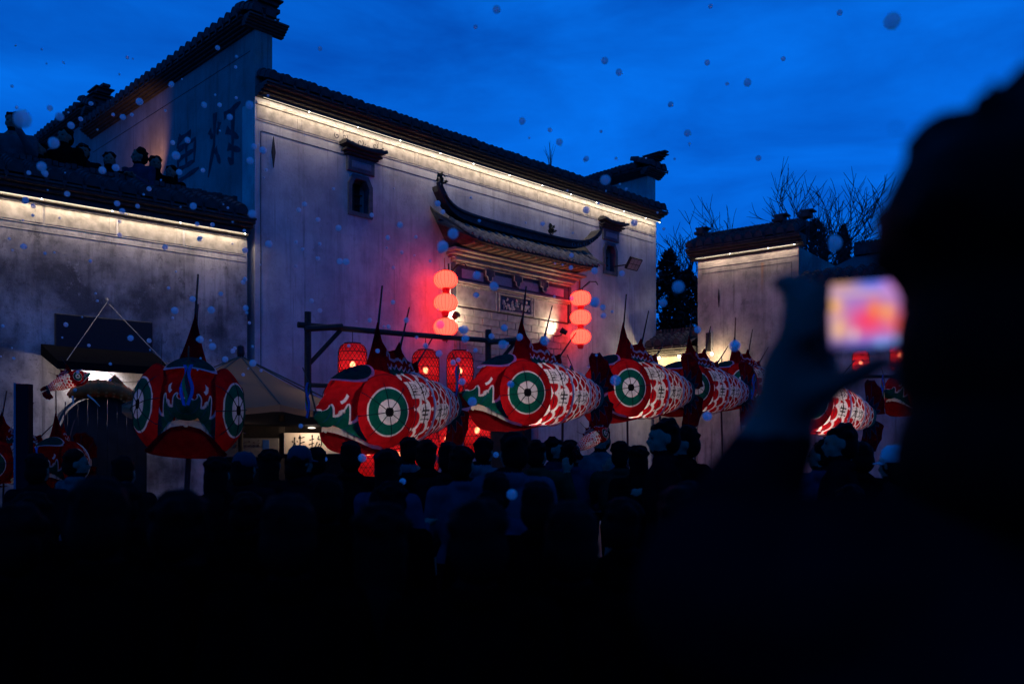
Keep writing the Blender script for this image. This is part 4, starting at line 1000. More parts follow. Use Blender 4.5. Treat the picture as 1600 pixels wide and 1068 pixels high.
# ------------------------------------------------------------------ people
M_skin = mat('skin', (.15, .09, .068), .7, spec=.1, noise=.12, nscale=30)
M_hair = mat('black_hair', (.0018, .0018, .002), .7, noise=.3, nscale=60, spec=.03)
CLO = {}
def cloth(name, col): CLO[name] = mat('cloth_' + name, col, 1.0, noise=.25, nscale=12, spec=0); return CLO[name]
for nme, colr in dict(void=(.0012, .0012, .0014), black=(.0025, .0025, .003), navy=(.003, .004, .006), charcoal=(.004, .004, .005), denim=(.026, .038, .055), sky=(.017, .028, .048), white=(.06, .06, .064), brown=(.03, .018, .012), olive=(.02, .022, .012), plum=(.03, .012, .02), pink=(.12, .075, .08)).items(): cloth(nme, colr)
M_trs = mat('dark_trousers', (.003, .003, .004), .9, spec=0)
def remeshed(mb, vox, it=4):
    me = mb.mesh('tmp'); o = bpy.data.objects.new('tmp', me); COL.objects.link(o)
    m = o.modifiers.new('r', 'REMESH'); m.mode = 'VOXEL'; m.voxel_size = vox; m.use_smooth_shade = True
    s = o.modifiers.new('s', 'SMOOTH'); s.iterations = it; s.factor = .5
    dg = bpy.context.evaluated_depsgraph_get(); dg.update(); out = bpy.data.meshes.new_from_object(o.evaluated_get(dg))
    bpy.data.objects.remove(o); bpy.data.meshes.remove(me); out.materials.clear(); return out
def hand(mb, w, d, up, s=1.0, curl=.5, side=1):
    """palm with four fingers and a thumb; w wrist, d along fingers, up = back of the hand"""
    w, d, up = Vector(w), Vector(d).normalized(), Vector(up).normalized(); up = (up - d * up.dot(d)).normalized(); lat = d.cross(up) * side
    mb.caps(w, w + d * .055 * s, .030 * s, .036 * s, 10)
    for i, ln in enumerate((.070, .080, .074, .058)):
        b = w + d * .085 * s + lat * (-.030 + .02 * i) * s; k1 = b + d * ln * .45 * s - up * .012 * curl * s; k2 = k1 + (d * (1 - curl * .8) - up * curl).normalized() * ln * .35 * s; k3 = k2 + (d * (1 - curl * 1.5) - up * curl * 1.3).normalized() * ln * .3 * s
        mb.caps(w + d * .05 * s + lat * (-.025 + .016 * i) * s, b, .013 * s, .0105 * s, 8); mb.caps(b, k1, .0105 * s, .0095 * s, 8); mb.caps(k1, k2, .0095 * s, .009 * s, 8); mb.caps(k2, k3, .009 * s, .0075 * s, 8)
    t0 = w + d * .02 * s - lat * .03 * s; t1 = t0 - lat * .035 * s + d * .03 * s - up * .01 * s; t2 = t1 + d * .04 * s - up * .015 * s - lat * .005 * s
    mb.caps(t0, t1, .014 * s, .012 * s, 8); mb.caps(t1, t2, .012 * s, .009 * s, 8)
def person_mesh(arms='down', head_yaw=0, vox=.0135, hood=False, bulky=1.0, L_arm=None, R_arm=None, head_tilt=0, extra=()):
    """1.70 m tall, facing -y; returns body mesh with slots clothes, trousers, skin"""
    mb = MB(); B = bulky
    mb.ell((0, 0, .96), (.175 * B, .125 * B, .13)); mb.ell((0, .005, 1.10), (.168 * B, .12 * B, .15)); mb.ell((0, 0, 1.27), (.19 * B, .13 * B, .165))
    mb.caps((-.145 * B, .01, 1.375), (.145 * B, .01, 1.375), .068 * B, .068 * B); mb.caps((0, .012, 1.38), (0, 0, 1.50), .062, .054)
    mb.ell((0, .015, 1.435), (.098, .088, .05)); mb.ell((0, .0, 1.20), (.20 * B, .14 * B, .24))
    if hood: mb.ell((0, .085, 1.43), (.12, .08, .075))
    Hm = Matrix.Translation((0, 0, 1.50)) @ Matrix.Rotation(head_yaw, 4, 'Z') @ Matrix.Rotation(head_tilt, 4, 'X') @ Matrix.Translation((0, 0, -1.50)); hp = lambda p: Hm @ Vector(p); Hr = Matrix.Rotation(head_yaw, 4, 'Z') @ Matrix.Rotation(head_tilt, 4, 'X')
    mb.ell(hp((0, .008, 1.598)), (.076, .094, .098), 20, 14, Hr); mb.ell(hp((0, -.026, 1.535)), (.058, .066, .066), 16, 12, Hr); mb.ell(hp((0, -.072, 1.498)), (.026, .022, .018), 10, 8, Hr)
    mb.caps(hp((0, -.082, 1.588)), hp((0, -.106, 1.552)), .010, .0155, 8); mb.ell(hp((0, -.081, 1.606)), (.05, .016, .012), 12, 8, Hr); mb.ell(hp((0, -.086, 1.522)), (.024, .012, .011), 10, 6, Hr)
    for s in (-1, 1):
        mb.ell(hp((s * .080, .012, 1.57)), (.014, .022, .034), 8, 8, Hr); mb.ell(hp((s * .045, -.062, 1.548)), (.022, .022, .022), 8, 8, Hr)
        mb.caps((s * .092, 0, .93), (s * .10, -.01, .50), .095 * B, .064); mb.caps((s * .10, -.01, .50), (s * .105, .01, .10), .062, .045); mb.caps((s * .105, .03, .045), (s * .115, -.14, .04), .045, .04)
    hands = []
    for s, spec in ((-1, R_arm), (1, L_arm)):
        sh = Vector((s * .195 * B, .01, 1.375))
        if spec is None:
            if arms == 'down': el, wr, dr_ = sh + Vector((s * .05, .03, -.29)), sh + Vector((s * .06, -.05, -.52)), (0, -.2, -1)
            elif arms == 'up': el, wr, dr_ = sh + Vector((s * .06, -.16, -.20)), sh + Vector((-s * .06, -.30, .03)), (-s * .2, -.1, 1)
            elif arms == 'front': el, wr, dr_ = sh + Vector((s * .04, -.06, -.28)), sh + Vector((-s * .08, -.26, -.16)), (-s * .4, -1, .2)
        else: el, wr, dr_ = Vector(spec[0]), Vector(spec[1]), spec[2]
        mb.caps(sh, el, .066 * B, .052 * B); mb.caps(el, wr, .053 * B, .036 * B); hand(mb, wr + Vector(dr_).normalized() * .02, dr_, (s * .3, 1, 0) if spec is None or len(spec) < 4 else spec[3], 1.0 if spec is None else 1.12, .55, s); hands.append((wr, Vector(dr_).normalized()))
    for (a_, b_, ra_, rb_) in extra: mb.caps(a_, b_, ra_, rb_, 8)
    me = remeshed(mb, vox)
    nf = len(me.polygons); co = np.empty(nf * 3); me.polygons.foreach_get('center', co); co = co.reshape(-1, 3); mi = np.zeros(nf, np.int32)
    mi[co[:, 2] < .90] = 1; hd_c = np.array([Hm.inverted() @ Vector(c) for c in co]); mi[(co[:, 2] > 1.50) & (hd_c[:, 1] < .03)] = 2; mi[(co[:, 2] > 1.47) & (mi != 2) & (np.hypot(co[:, 0], co[:, 1]) < .16)] = 1
    for wr, dd in hands:
        rel = co - np.array(wr); mi[(rel @ np.array(dd) > .012) & (np.linalg.norm(rel, axis=1) < .26)] = 2
    me.polygons.foreach_set('material_index', mi); me.update(); return me, Hm
def hair_mesh(Hm, long=False, cap=False, seed=0, fluff=1.0, full=False):
    rnd = random.Random(seed); mb = MB(); hp = lambda p: Hm @ Vector(p)
    mb.ell(hp((0, .026, 1.628)), (.086 * fluff, .092 * fluff, .082 * fluff), 18, 12); mb.ell(hp((0, .050, 1.565)), (.088, .070, .092), 16, 10)
    for i in range(26):
        a = rnd.uniform(0, 6.28); e = rnd.uniform(.1, 1.4); r = rnd.uniform(.016, .03)
        p = (math.cos(a) * math.cos(e) * .082 * fluff, .026 + math.sin(a) * math.cos(e) * .088 * fluff, 1.63 + math.sin(e) * .078 * fluff); mb.ell(hp(p), (r, r, r * .8), 8, 6)
    if full:
        for s_ in (-1, 1): mb.ell(hp((s_ * .052, .02, 1.655)), (.068, .095, .062), 14, 10)
        for i in range(70):
            a = rnd.uniform(0, 6.28); e = rnd.uniform(-.2, 1.5); c = Vector((math.cos(a) * math.cos(e) * .108, .026 + math.sin(a) * math.cos(e) * .11, 1.64 + math.sin(e) * .098)); o_ = (c - Vector((0, .026, 1.60))).normalized() + Vector((rnd.uniform(-.7, .7), rnd.uniform(-.7, .7), rnd.uniform(-.5, .5))); mb.caps(hp(c), hp(c + o_ * .022), .012, .006, 6)
        mb.ell(hp((0, .03, 1.56)), (.108, .105, .105), 16, 12); mb.ell((0, .03, 1.475), (.105, .10, .08), 16, 12)
    if long:
        mb.ell(hp((0, .07, 1.50)), (.085, .05, .14), 14, 10); mb.ell((0, .095, 1.36), (.08, .04, .12), 14, 10)
    return remeshed(mb, .011, 3)
V = {}
def variant(key, **k):
    lg = k.pop('long', False); fl = k.pop('fluff', 1.0)
    me, Hm = person_mesh(**k); V[key] = (me, hair_mesh(Hm, lg, seed=hash(key) % 97 if False else len(V) * 7 + 1, fluff=fl), Hm)
variant('down'); variant('down_long', long=True, bulky=.95); variant('up', arms='up', bulky=1.08); variant('front_l', arms='front', head_yaw=R(-35)); variant('front_r', arms='front', head_yaw=R(40), hood=True, bulky=1.1); variant('long_side', arms='front', head_yaw=R(30), long=True)
variant('bald', fluff=.97, head_yaw=R(15))
for key in V:
    me, hm, _ = V[key]
    for m_ in (CLO['black'], M_trs, M_skin): me.materials.append(m_)
    hm.materials.clear(); hm.materials.append(M_hair)
EYES = {}
def eyes_mesh(key):
    if key not in EYES:
        mb = MB(); Hm = V[key][2]
        for s in (-1, 1): mb.ell(Hm @ Vector((s * .031, -.0865, 1.583)), (.0115, .0075, .0065), 8, 6)
        EYES[key] = mb.mesh('eyes'); EYES[key].materials.append(mat('dark_eyes', (.01, .008, .008), .2, noise=0))
    return EYES[key]
CAPS = {}
def person(key, p, height, yaw, clo, lab, grp, cap=None, ground=0.0, eyes=True, hair=True, bag=None):
    root = empty('person', (p[0], p[1], ground), R(yaw)); k = (height - ground) / 1.70; root.scale = (k, k, k)
    me, hm, Hm = V[key]; b = link('body', me, None, root)
    b.material_slots[0].link = 'OBJECT'; b.material_slots[0].material = CLO[clo]
    if hair and not cap: link('hair', hm, None, root)
    if cap:
        mb = MB(); mb.lathe([(.001, 1.712), (.05, 1.706), (.082, 1.675), (.092, 1.63), (.093, 1.595), (.088, 1.595)], 20, Matrix.Translation((0, .012, 0)))
        vs = []; n = 14
        for i in range(n + 1):
            a = math.pi + math.pi * i / n; vs += [(.088 * math.cos(a), .012 + .09 * math.sin(a), 1.602), (.086 * math.cos(a), .012 + .172 * math.sin(a) * abs(math.sin(a)) ** .4, 1.588), (.088 * math.cos(a), .012 + .09 * math.sin(a), 1.594), (.086 * math.cos(a), .012 + .172 * math.sin(a) * abs(math.sin(a)) ** .4, 1.58)]
        fs = []
        for i in range(n): o = 4 * i; fs += [(o, o + 1, o + 5, o + 4), (o + 2, o + 6, o + 7, o + 3), (o + 1, o + 3, o + 7, o + 5)]
        mb.add(vs, fs); mb.v = [tuple(Hm @ Vector(v)) for v in mb.v]; mb.build('cap', cap, root, smooth=True)
        link('hair', hm, None, root, (0, 0, -.03), 0, (.985, .985, .985))
    if clo == 'void':
        b.material_slots[2].link = 'OBJECT'; b.material_slots[2].material = M_trs; eyes = False  # near rows: skin blacked out as well, their darkness put into the colour
    if eyes: link('eyes', eyes_mesh(key), None, root)
    tag(root, lab, 'person', grp); return root
PG = 'onlookers standing in the crowd'
def crowd(px, ytop, Y, key, yaw, clo, lab, cap=None, grp=PG):
    p = ray(px, ytop, Y); return person(key, p, p.z, yaw, clo, lab, grp, cap)
M_capw = mat('white_cap', (.38, .42, .46), .9); M_capd = mat('dark_cap', (.012, .016, .028), .9)
crowd(383, 707, 6.4, 'down', 170, 'navy', 'dark-capped onlooker under the stall menu board', M_capd)
crowd(422, 704, 7.0, 'down_long', 186, 'charcoal', 'long-haired onlooker in front of the post beside the menu board')
crowd(470, 697, 6.6, 'front_l', 176, 'navy', 'onlooker in a dark cap right below the brush-written sign', M_capd)
crowd(492, 701, 7.3, 'bald', 190, 'black', 'dark-haired onlooker overlapping the capped head below the sign')
crowd(549, 693, 7.0, 'down', 182, 'black', 'dark onlooker right of the sign against the red lanterns')
crowd(606, 706, 5.4, 'long_side', 150, 'sky', 'woman in a light blue coat, turned aside, below the big fish')
crowd(640, 686, 8.4, 'front_r', 140, 'white', 'person in pale clothes behind the woman in the light blue coat')
crowd(668, 690, 7.4, 'up', 168, 'black', 'onlooker with raised arms under the belly of the big fish')
crowd(700, 694, 6.9, 'down', 192, 'charcoal', 'dark onlooker left of the brightest low lantern')
crowd(722, 700, 6.0, 'front_l', 200, 'denim', 'onlooker in a bluish jacket below the brightest low lantern')
crowd(757, 686, 8.2, 'front_r', 120, 'pink', 'person in a pale pinkish jacket right of the brightest low lantern')
crowd(801, 680, 5.6, 'front_r', 158, 'denim', 'tall dark-haired man in a pale denim jacket below the second fish')
crowd(776, 742, 4.6, 'down', 176, 'sky', 'short person in a bluish top in front of the denim jacket')
crowd(840, 690, 8.0, 'up', 150, 'olive', 'person steadying the second fish with raised arms')
crowd(868, 684, 9.0, 'bald', 60, 'plum', 'bystander seen from the side under the belly of the second fish')
crowd(893, 690, 8.4, 'front_l', 175, 'sky', 'person in blue beside the small glowing hand lantern')
crowd(938, 668, 9.4, 'front_l', 10, 'white', 'person in white facing out beside the small glowing hand lantern')
crowd(970, 692, 8.2, 'up', 170, 'brown', 'onlooker with raised arms under the dark tail of the second fish')
crowd(996, 698, 7.4, 'down_long', 182, 'black', 'long-haired onlooker right of the small glowing hand lantern')
crowd(1036, 656, 6.2, 'bald', 262, 'charcoal', 'man in profile looking left below the third fish')
crowd(1068, 668, 6.9, 'front_l', 300, 'black', 'person beside the man in profile, turned half away')
crowd(1312, 664, 6.0, 'bald', 240, 'charcoal', 'man turned aside below the lit fish under the phone')
crowd(1283, 690, 7.2, 'front_r', 190, 'sky', 'onlooker in a light blue hooded coat below the phone')
crowd(1396, 697, 5.6, 'front_l', 240, 'navy', 'onlooker in a white cap at the right of the crowd', M_capw)
crowd(1345, 694, 6.8, 'down', 182, 'black', 'dark onlooker between the man turned aside and the white cap')
crowd(1440, 706, 6.4, 'down_long', 178, 'charcoal', 'long-haired onlooker right of the white cap')
crowd(340, 716, 5.8, 'down_long', 184, 'black', 'long-haired onlooker below the open-mouthed carp lantern')
crowd(120, 704, 7.6, 'front_l', 150, 'white', 'person in pale clothes in front of the dark domed booth')
crowd(60, 712, 6.6, 'down', 182, 'navy', 'onlooker in navy near the unlit carp lanterns')
crowd(195, 716, 6.4, 'down', 178, 'charcoal', 'dark onlooker between the domed booth and the open-mouthed carp')
FGG = 'black figures of the nearest crowd rows'
rnd = random.Random(12)
keys = ['down', 'down_long', 'bald', 'down', 'front_l']
for i in range(13):                                            # nearer rows: silhouettes against the square
    px = -40 + i * 112 + rnd.uniform(-20, 20); Y = rnd.uniform(3.4, 4.6); ht = rnd.uniform(1.36, 1.48)
    if 1180 < px < 1420: Y = 4.6; ht = 1.40
    x = (px - 800) / F * Y; person(keys[i % 5], (x, Y), ht, 180 + rnd.uniform(-14, 14), 'void', 'dark-clothed onlooker seen from behind in the black rows nearest the lens', FGG)
for i in range(9):
    px = 20 + i * 150 + rnd.uniform(-30, 30); Y = rnd.uniform(2.0, 2.7); ht = rnd.uniform(1.40, 1.50)
    x = (px - 800) / F * Y; person(keys[(i + 2) % 5], (x, Y), ht, 180 + rnd.uniform(-10, 10), 'void', 'dark-clothed onlooker seen from behind in the black rows nearest the lens', FGG)
# people up on the terrace, looking down
TG = 'onlookers on the terrace'; ZT = ZL - .60
for (px, py, Y, key, yaw, clo, lab) in ((20, 176, 13.1, 'up', 12, 'white', 'terrace onlooker in a pale shirt nearest the picture edge'), (101, 200, 13.5, 'down', -10, 'black', 'tall dark terrace onlooker before the far stepped gable'), (130, 225, 13.6, 'bald', 8, 'navy', 'terrace onlooker with a round head left of the warm lit plaster'), (171, 238, 13.75, 'down_long', 20, 'black', 'long-haired terrace onlooker in front of the warm lit plaster'), (217, 232, 14.0, 'front_l', -14, 'sky', 'terrace onlooker in a light blue shirt right of the warm glow'), (243, 244, 14.3, 'down_long', 30, 'black', 'dark terrace onlooker at the shoulder of the light blue shirt'), (267, 259, 14.3, 'down_long', -6, 'black', 'long-haired terrace onlooker beside the big painted characters'), (62, 222, 13.3, 'down_long', 0, 'black', 'short terrace onlooker between the pale shirt and the tall dark figure')):
    p = ray(px, py, Y); person(key, p, p.z, yaw, clo, lab, TG, ground=ZT)
p = ray(196, 268, 16.9); tl = empty('terrace_lamp', p); MB().lathe([(.001, -.1), (.06, -.1), (.07, .06), (.05, .08)], 12).build('housing', M_black, tl); MB().lathe([(.001, .05), (.05, .05)], 12).build('lens', emis('amber_lens', (1, .5, .2), 6), tl)
MB().tube([(0, 0, -.1), (0, 0, ZT - p.z)], .02, 6).build('stand', M_black, tl)
lamp('amber', tl, (0, 0, .1), 34, (1, .42, .16), .05, 'SPOT', (.3, .9, .55), R(120)); tag(tl, 'amber uplight behind the terrace onlookers washing the fire wall', 'lamp')

# ------------------------------------------------------------------ man with the phone, close to the lens
PH = ray(1414, 488, .92)                                       # phone centre
mx, my = (1592 - 800) / F * .72, .72
hm_ = 1.55 + (715 - 262) / F * .72; k = hm_ / 1.70
def to_l(p):                                                   # world -> man's local (facing away from the camera, yaw 180)
    q = Vector(p) - Vector((mx, my, 0)); return Vector((-q.x, -q.y, q.z)) / k
wl = to_l(ray(1212, 690, .98)); el = to_l(ray(1120, 870, .90)); wr2 = to_l(PH + Vector((.115, -.02, -.05))); er = to_l((mx + .16, my + .12, 1.25))
me, Hm = person_mesh(vox=.0085, head_yaw=R(14), bulky=1.15, R_arm=(el, wl, (-.30, -.03, .92), (-.5, .6, .2)), L_arm=(er, wr2, (.25, -.2, .9), (.2, 1, 0)), extra=[(to_l(ray(1240, 628, .96)), to_l(ray(1318, 596, .915)), .017, .014), (to_l(ray(1318, 596, .915)), to_l(ray(1384, 562, .90)), .014, .010), (to_l(ray(1262, 470, .955)), to_l(ray(1292, 446, .925)), .012, .010), (to_l(ray(1248, 500, .955)), to_l(ray(1288, 478, .92)), .012, .010), (to_l(ray(1238, 535, .955)), to_l(ray(1286, 512, .92)), .012, .010)])
# the model faces -y: its own right arm is on -x, which lies to the picture's left once turned about
hmz = hair_mesh(Hm, seed=9, fluff=1.2, full=True)
man = empty('person', (mx, my, 0), R(180)); man.scale = (k, k, k)
for m_ in (CLO['navy'], M_trs, mat('darkened_skin', (.085, .055, .043), .7, spec=.1)): me.materials.append(m_)  # skin darker than the crowd's, dimness of the near figure put into colour
link('body', me, None, man); hmz.materials.clear(); hmz.materials.append(M_hair); link('hair', hmz, None, man)
tag(man, 'dark-haired man close to the lens, seen from behind, raising a phone', 'person')
ph = empty('phone', PH); ph.rotation_euler = (R(-2), R(-2), R(-12)); ph.scale = (.9, .9, .88)
def rrect(w, h, r, n=5):
    pts = []
    for cx, cz, a0 in ((w - r, h - r, 0), (-w + r, h - r, 90), (-w + r, -h + r, 180), (w - r, -h + r, 270)):
        for i in range(n + 1): a = R(a0 + 90 * i / n); pts.append((cx + r * math.cos(a), cz + r * math.sin(a)))
    return pts
MB().prism(rrect(.092, .0435, .009), -.0035, .0045).build('case', M_black, ph)
n, m = 60, 120; zz = np.linspace(-.0385, .0385, n)[:, None] + np.zeros((1, m)); xx = np.linspace(-.083, .083, m)[None, :] + np.zeros((n, 1))
U = (xx + .083) / .166; Vv = (zz + .0385) / .077; C = np.empty((n, m, 3)); C[:] = (.42, .34, .75)
def blob(u, v, ru, rv, col, a=1.0):
    f = np.exp(-1.1 * (((U - u) / ru) ** 2 + ((Vv - v) / rv) ** 2))[..., None] * a; C[:] = C * (1 - f) + np.array(col) * f
C[:] = (.34, .22, .62); blob(.10, 1.0, .14, .10, (.75, .38, .18)); blob(.30, 1.0, .12, .14, (.05, .18, .95)); blob(.46, .92, .10, .14, (.75, .25, .80)); blob(.04, .66, .055, .15, (1, .50, .10)); blob(.20, .84, .22, .04, (.95, .6, .4), .6)
blob(.26, .40, .16, .26, (.95, .05, .14)); blob(.06, .30, .055, .2, (.9, .5, .22)); blob(.30, .58, .04, .15, (1, .24, .01)); blob(.385, .52, .04, .15, (1, .42, .06)); blob(.45, .32, .06, .16, (1, .12, .08)); blob(.60, .5, .14, .25, (.9, .10, .12)); blob(.16, .20, .022, .08, (.95, .7, .6))
blob(.35, .0, .5, .12, (.05, .10, .50)); blob(.33, .07, .04, .06, (.25, .45, 1)); blob(.42, .1, .03, .05, (.3, .5, 1)); blob(.03, .0, .08, .12, (.06, .04, .16))
scr = grid_mesh('screen', np.stack([xx, np.full_like(xx, -.0042), zz], -1), C); scr.materials.clear()
ms = bpy.data.materials.new('phone_picture'); ms.use_nodes = True; nn = ms.node_tree; nn.nodes.clear(); a = nn.nodes.new('ShaderNodeAttribute'); a.attribute_name = 'print'; e_ = nn.nodes.new('ShaderNodeEmission'); e_.inputs[1].default_value = 1.0; o_ = nn.nodes.new('ShaderNodeOutputMaterial'); nn.links.new(a.outputs['Color'], e_.inputs[0]); nn.links.new(e_.outputs[0], o_.inputs[0])
scr.materials.append(ms); link('screen', scr, None, ph)
tag(ph, 'phone held up in landscape, its bright screen showing the lantern scene', 'phone')

# ------------------------------------------------------------------ left stalls
M_canvas = paper('beige_canvas', (.30, .19, .11), .5)
ap = ray(376, 556, 11.0); um = empty('canvas_umbrella', (ap.x, ap.y, 0), R(12)); lamp('canvas_fill_lamp', um, (0, 0, ap.z - .58), 5, (1, .72, .48), .06); MB().ell((.05, 0, ap.z - .58), (.03, .03, .045), 10, 8).build('bulb', emis('canvas_fill_glow', (1, .75, .5), 5), um); tag(um, 'large beige canvas market umbrella over the fried snack stall', 'umbrella')  # lamp and bulb added under the canopy to warm the canvas from inside
ez = CAMZ + (HOR - 640) / F * 11; rr_ = 1.30; mb = MB(); n = 8; vs = []
ring = [(rr_ * 1.05 * math.cos(2 * math.pi * (i + .5) / n), rr_ * 1.05 * math.sin(2 * math.pi * (i + .5) / n), ez) for i in range(n)]
for i in range(n):
    p0, p1 = Vector(ring[i]), Vector(ring[(i + 1) % n]); a = Vector((0, 0, ap.z)); mbp = MB(); g = 8; vs = []
    for r_ in range(g + 1):
        for q in range(g + 1):
            t = r_ / g; s_ = q / g; pt = a.lerp(p0.lerp(p1, s_), t); pt.z -= .05 * math.sin(math.pi * t) + .05 * t * math.sin(math.pi * s_); vs.append(tuple(pt))
    fs = [(r_ * (g + 1) + q, r_ * (g + 1) + q + 1, (r_ + 1) * (g + 1) + q + 1, (r_ + 1) * (g + 1) + q) for r_ in range(g) for q in range(g)]
    low = [(vs[g * (g + 1) + q]) for q in range(g + 1)]; b = len(vs); vs += [(p[0], p[1], p[2] - .07) for p in low]
    fs += [(g * (g + 1) + q, g * (g + 1) + q + 1, b + q + 1, b + q) for q in range(g)]
    pn = mbp.add(vs, fs).build('canopy_panel', M_canvas, um, smooth=False)
    MB().tube([(0, 0, ap.z + .0), tuple(p0.lerp(a, .0) + Vector((0, 0, .008)))], .009, 5).build('seam', mat('canvas_seam', (.12, .09, .06), .9), um)
    MB().tube([(0, 0, ap.z - .55), tuple(a.lerp(p0, .55) - Vector((0, 0, .06)))], .012, 5).build('strut', M_wood, um)
MB().tube([(0, 0, 0), (0, 0, ap.z + .1)], .03, 8).build('pole', M_wood, um); MB().lathe([(.001, ap.z + .14), (.04, ap.z + .12), (.05, ap.z + .03), (.03, ap.z - .03)], 10).build('finial', M_black, um)
# snack stall with sign and menu boards
st0 = ray(338, 690, 11.25); st1 = ray(552, 690, 11.6); sd = st1 - st0; sd.z = 0; stall = empty('snack_stall', (st0.x, st0.y, 0), math.atan2(sd.y, sd.x)); SL = sd.length
tag(stall, 'dark timber snack stall carrying a brush-written signboard', 'stall')
MB().cbox(0, SL, .05, .75, 0, 1.05, .01).build('counter', M_wood, stall)
for x in (0.02, SL * .47, SL - .02): MB().box(x - .035, x + .035, .0, .07, 0, 2.1).build('post', M_wood, stall)
mb = MB(); mb.add([(-.1, -.25, 1.97), (SL + .1, -.25, 1.97), (SL + .1, .8, 2.18), (-.1, .8, 2.18), (-.1, -.25, 1.945), (SL + .1, -.25, 1.945), (SL + .1, .8, 2.15), (-.1, .8, 2.15)], [(0, 1, 2, 3), (7, 6, 5, 4), (0, 4, 5, 1), (2, 6, 7, 3), (0, 3, 7, 4), (1, 5, 6, 2)]); mb.build('awning', M_black, stall)
MB().box(.03, SL - .03, .74, .77, 1.0, 2.1).build('back_board', M_wood, stall)
sx0, sx1 = SL * .485, SL - .04; zs0, zs1 = 1.60, 1.87
sgn = MB().cbox(sx0, sx1, -.04, -.002, zs0, zs1, .006).build('signboard', mat('cream_board', (.55, .44, .34), .8, noise=.08, nscale=4), stall)
cw = .17
stroke_mesh(CH['zha'], sx0 + .10, zs0 + .035, cw, .20, .008, -.047, -.0405).build('lettering', M_black, sgn); stroke_mesh(CH['wu'], sx0 + .10 + cw * 1.22, zs0 + .035, cw, .20, .008, -.047, -.0405).build('lettering', M_black, sgn)
rnd = random.Random(3); mb = MB()
for cI in range(2):
    for r_ in range(5):
        for q in range(3):
            a, b = rnd.random(), rnd.random(); stroke_mesh([[(a, b), (min(a + .6, 1), b + rnd.uniform(-.3, .3))]], sx0 + .60 + cI * .035, zs1 - .07 - r_ * .036, .022, .022, .0022, -.044, -.0405, mb, False)
mb.build('small_lettering', M_black, sgn)
mn = MB().cbox(.06, SL * .45, -.03, -.002, 1.56, 1.80, .006).build('menu_board', mat('grey_board', (.16, .14, .13), .8, noise=.1), stall); mb = MB()
for r_ in range(2):
    for q in range(8):
        for w_ in range(3): a, b = rnd.random() * .5, rnd.random(); stroke_mesh([[(a, b), (a + .5, b + rnd.uniform(-.4, .4))]], .11 + q * .055, 1.735 - r_ * .06, .04, .04, .003, -.034, -.0305, mb, False)
mb.build('small_lettering', mat('dull_red_ink', (.06, .025, .03), .9), mn); MB().cbox(SL * .45 - .20, SL * .45 - .12, -.035, -.031, 1.66, 1.78, .002).build('blue_sticker', mat('blue_print', (.02, .08, .28), .7), mn)
sl = lamp('stall_lamp', stall, (sx0 + .35, -.24, 1.915), 9, (1, .80, .62), .05); MB().ell((sx0 + .35, -.20, 1.93), (.05, .03, .010), 10, 6).build('lamp_fitting', emis('stall_strip', (1, .85, .7), 2), stall)
# pan and steel shelf catching light under the awning
MB().box(.05, .35, .1, .5, 1.86, 1.868).build('steel_shelf', mat('steel', (.5, .5, .5), .25, 1.0, noise=.05), stall)

# dark board and hung metal hood on the terrace wall
def Lp(px, py, off=0.0):
    """pixel -> terrace wall local (x, z) on a plane off metres in front"""
    nrm = Vector((math.sin(AL), -math.cos(AL), 0)); o = OL + nrm * off; d = ray(px, py, 1.0) - Vector((0, 0, CAMZ)); t = (o - Vector((0, 0, 0))).dot(nrm) / d.dot(nrm); p = Vector((0, 0, CAMZ)) + d * t; q = p - OL
    return q.dot(dl), p.z
a, b = Lp(85, 484), Lp(237, 546)
bd_ = empty('wall_board', OL + dl * a[0], AL); w_ = b[0] - a[0]; tag(bd_, 'blank black board fixed flat on the stained wall', 'board')
MB().cbox(0, w_, -.05, -.002, b[1] - .1, a[1] - .05, .01).build('panel', mat('matt_black', (.006, .007, .012), .7), bd_)
MB().tube([(0, -.055, b[1] - .1), (w_, -.055, b[1] - .1)], .012, 4).build('lower_edge', M_metal, bd_)
a, b = Lp(78, 536, .5), Lp(256, 552, .5)
hd_ = empty('metal_hood', OL + dl * a[0], AL); w_ = b[0] - a[0]; zt = a[1] - .02; tag(hd_, 'dark sheet metal hood hung on two wires over the lit doorway', 'hood')
mb = MB(); n = 10
pr = [(-.9, zt - .30), (-.86, zt - .38), (-.5, zt - .30), (-.01, zt + .05)]
vs = []
for x in (0, w_):
    vs += [(x, -.9, zt - .25), (x, -.9, zt - .36), (x, -.004, zt - .10), (x, -.004, zt + .06)]
mb.add(vs, [(0, 1, 2, 3), (7, 6, 5, 4), (0, 4, 5, 1), (0, 3, 7, 4), (2, 1, 5, 6)]); mb.build('canopy', mat('matt_dark_sheet', (.006, .006, .007), .95, 0, spec=0), hd_)  # near-black sheet without sheen
apx = Lp(167, 472); axx = apx[0] - a[0]
for k_, x in enumerate((.12, w_ - .04)): MB().tube([(axx, -.01, apx[1]), (x, -.85, zt - .24)], .006, 5).build('wire', mat('steel_wire', (.22, .21, .2), .6, .5, noise=.05), hd_)
MB().tube([(axx, .0, apx[1] + .06), (axx, -.04, apx[1] + .02), (axx, -.03, apx[1] - .03)], .014, 6).build('eye_bolt', M_stone, hd_)
lx, lz = Lp(167, 574, .45)
fit = MB().box(lx - a[0] - .3, lx - a[0] + .3, -.40, -.34, zt - .265, zt - .235).build('tube_lamp', emis('white_tube', (.95, .95, 1), 5), hd_)
lamp('tube', hd_, (lx - a[0], -.30, zt - .30), 30, (.97, .95, 1), .06, 'SPOT', (0, .88, -.5), R(125))
lamp('tube', hd_, (lx - a[0], -.75, zt - .40), 16, (1, .80, .60), .08)  # added warm fill for the carp figure, apart from the white tube
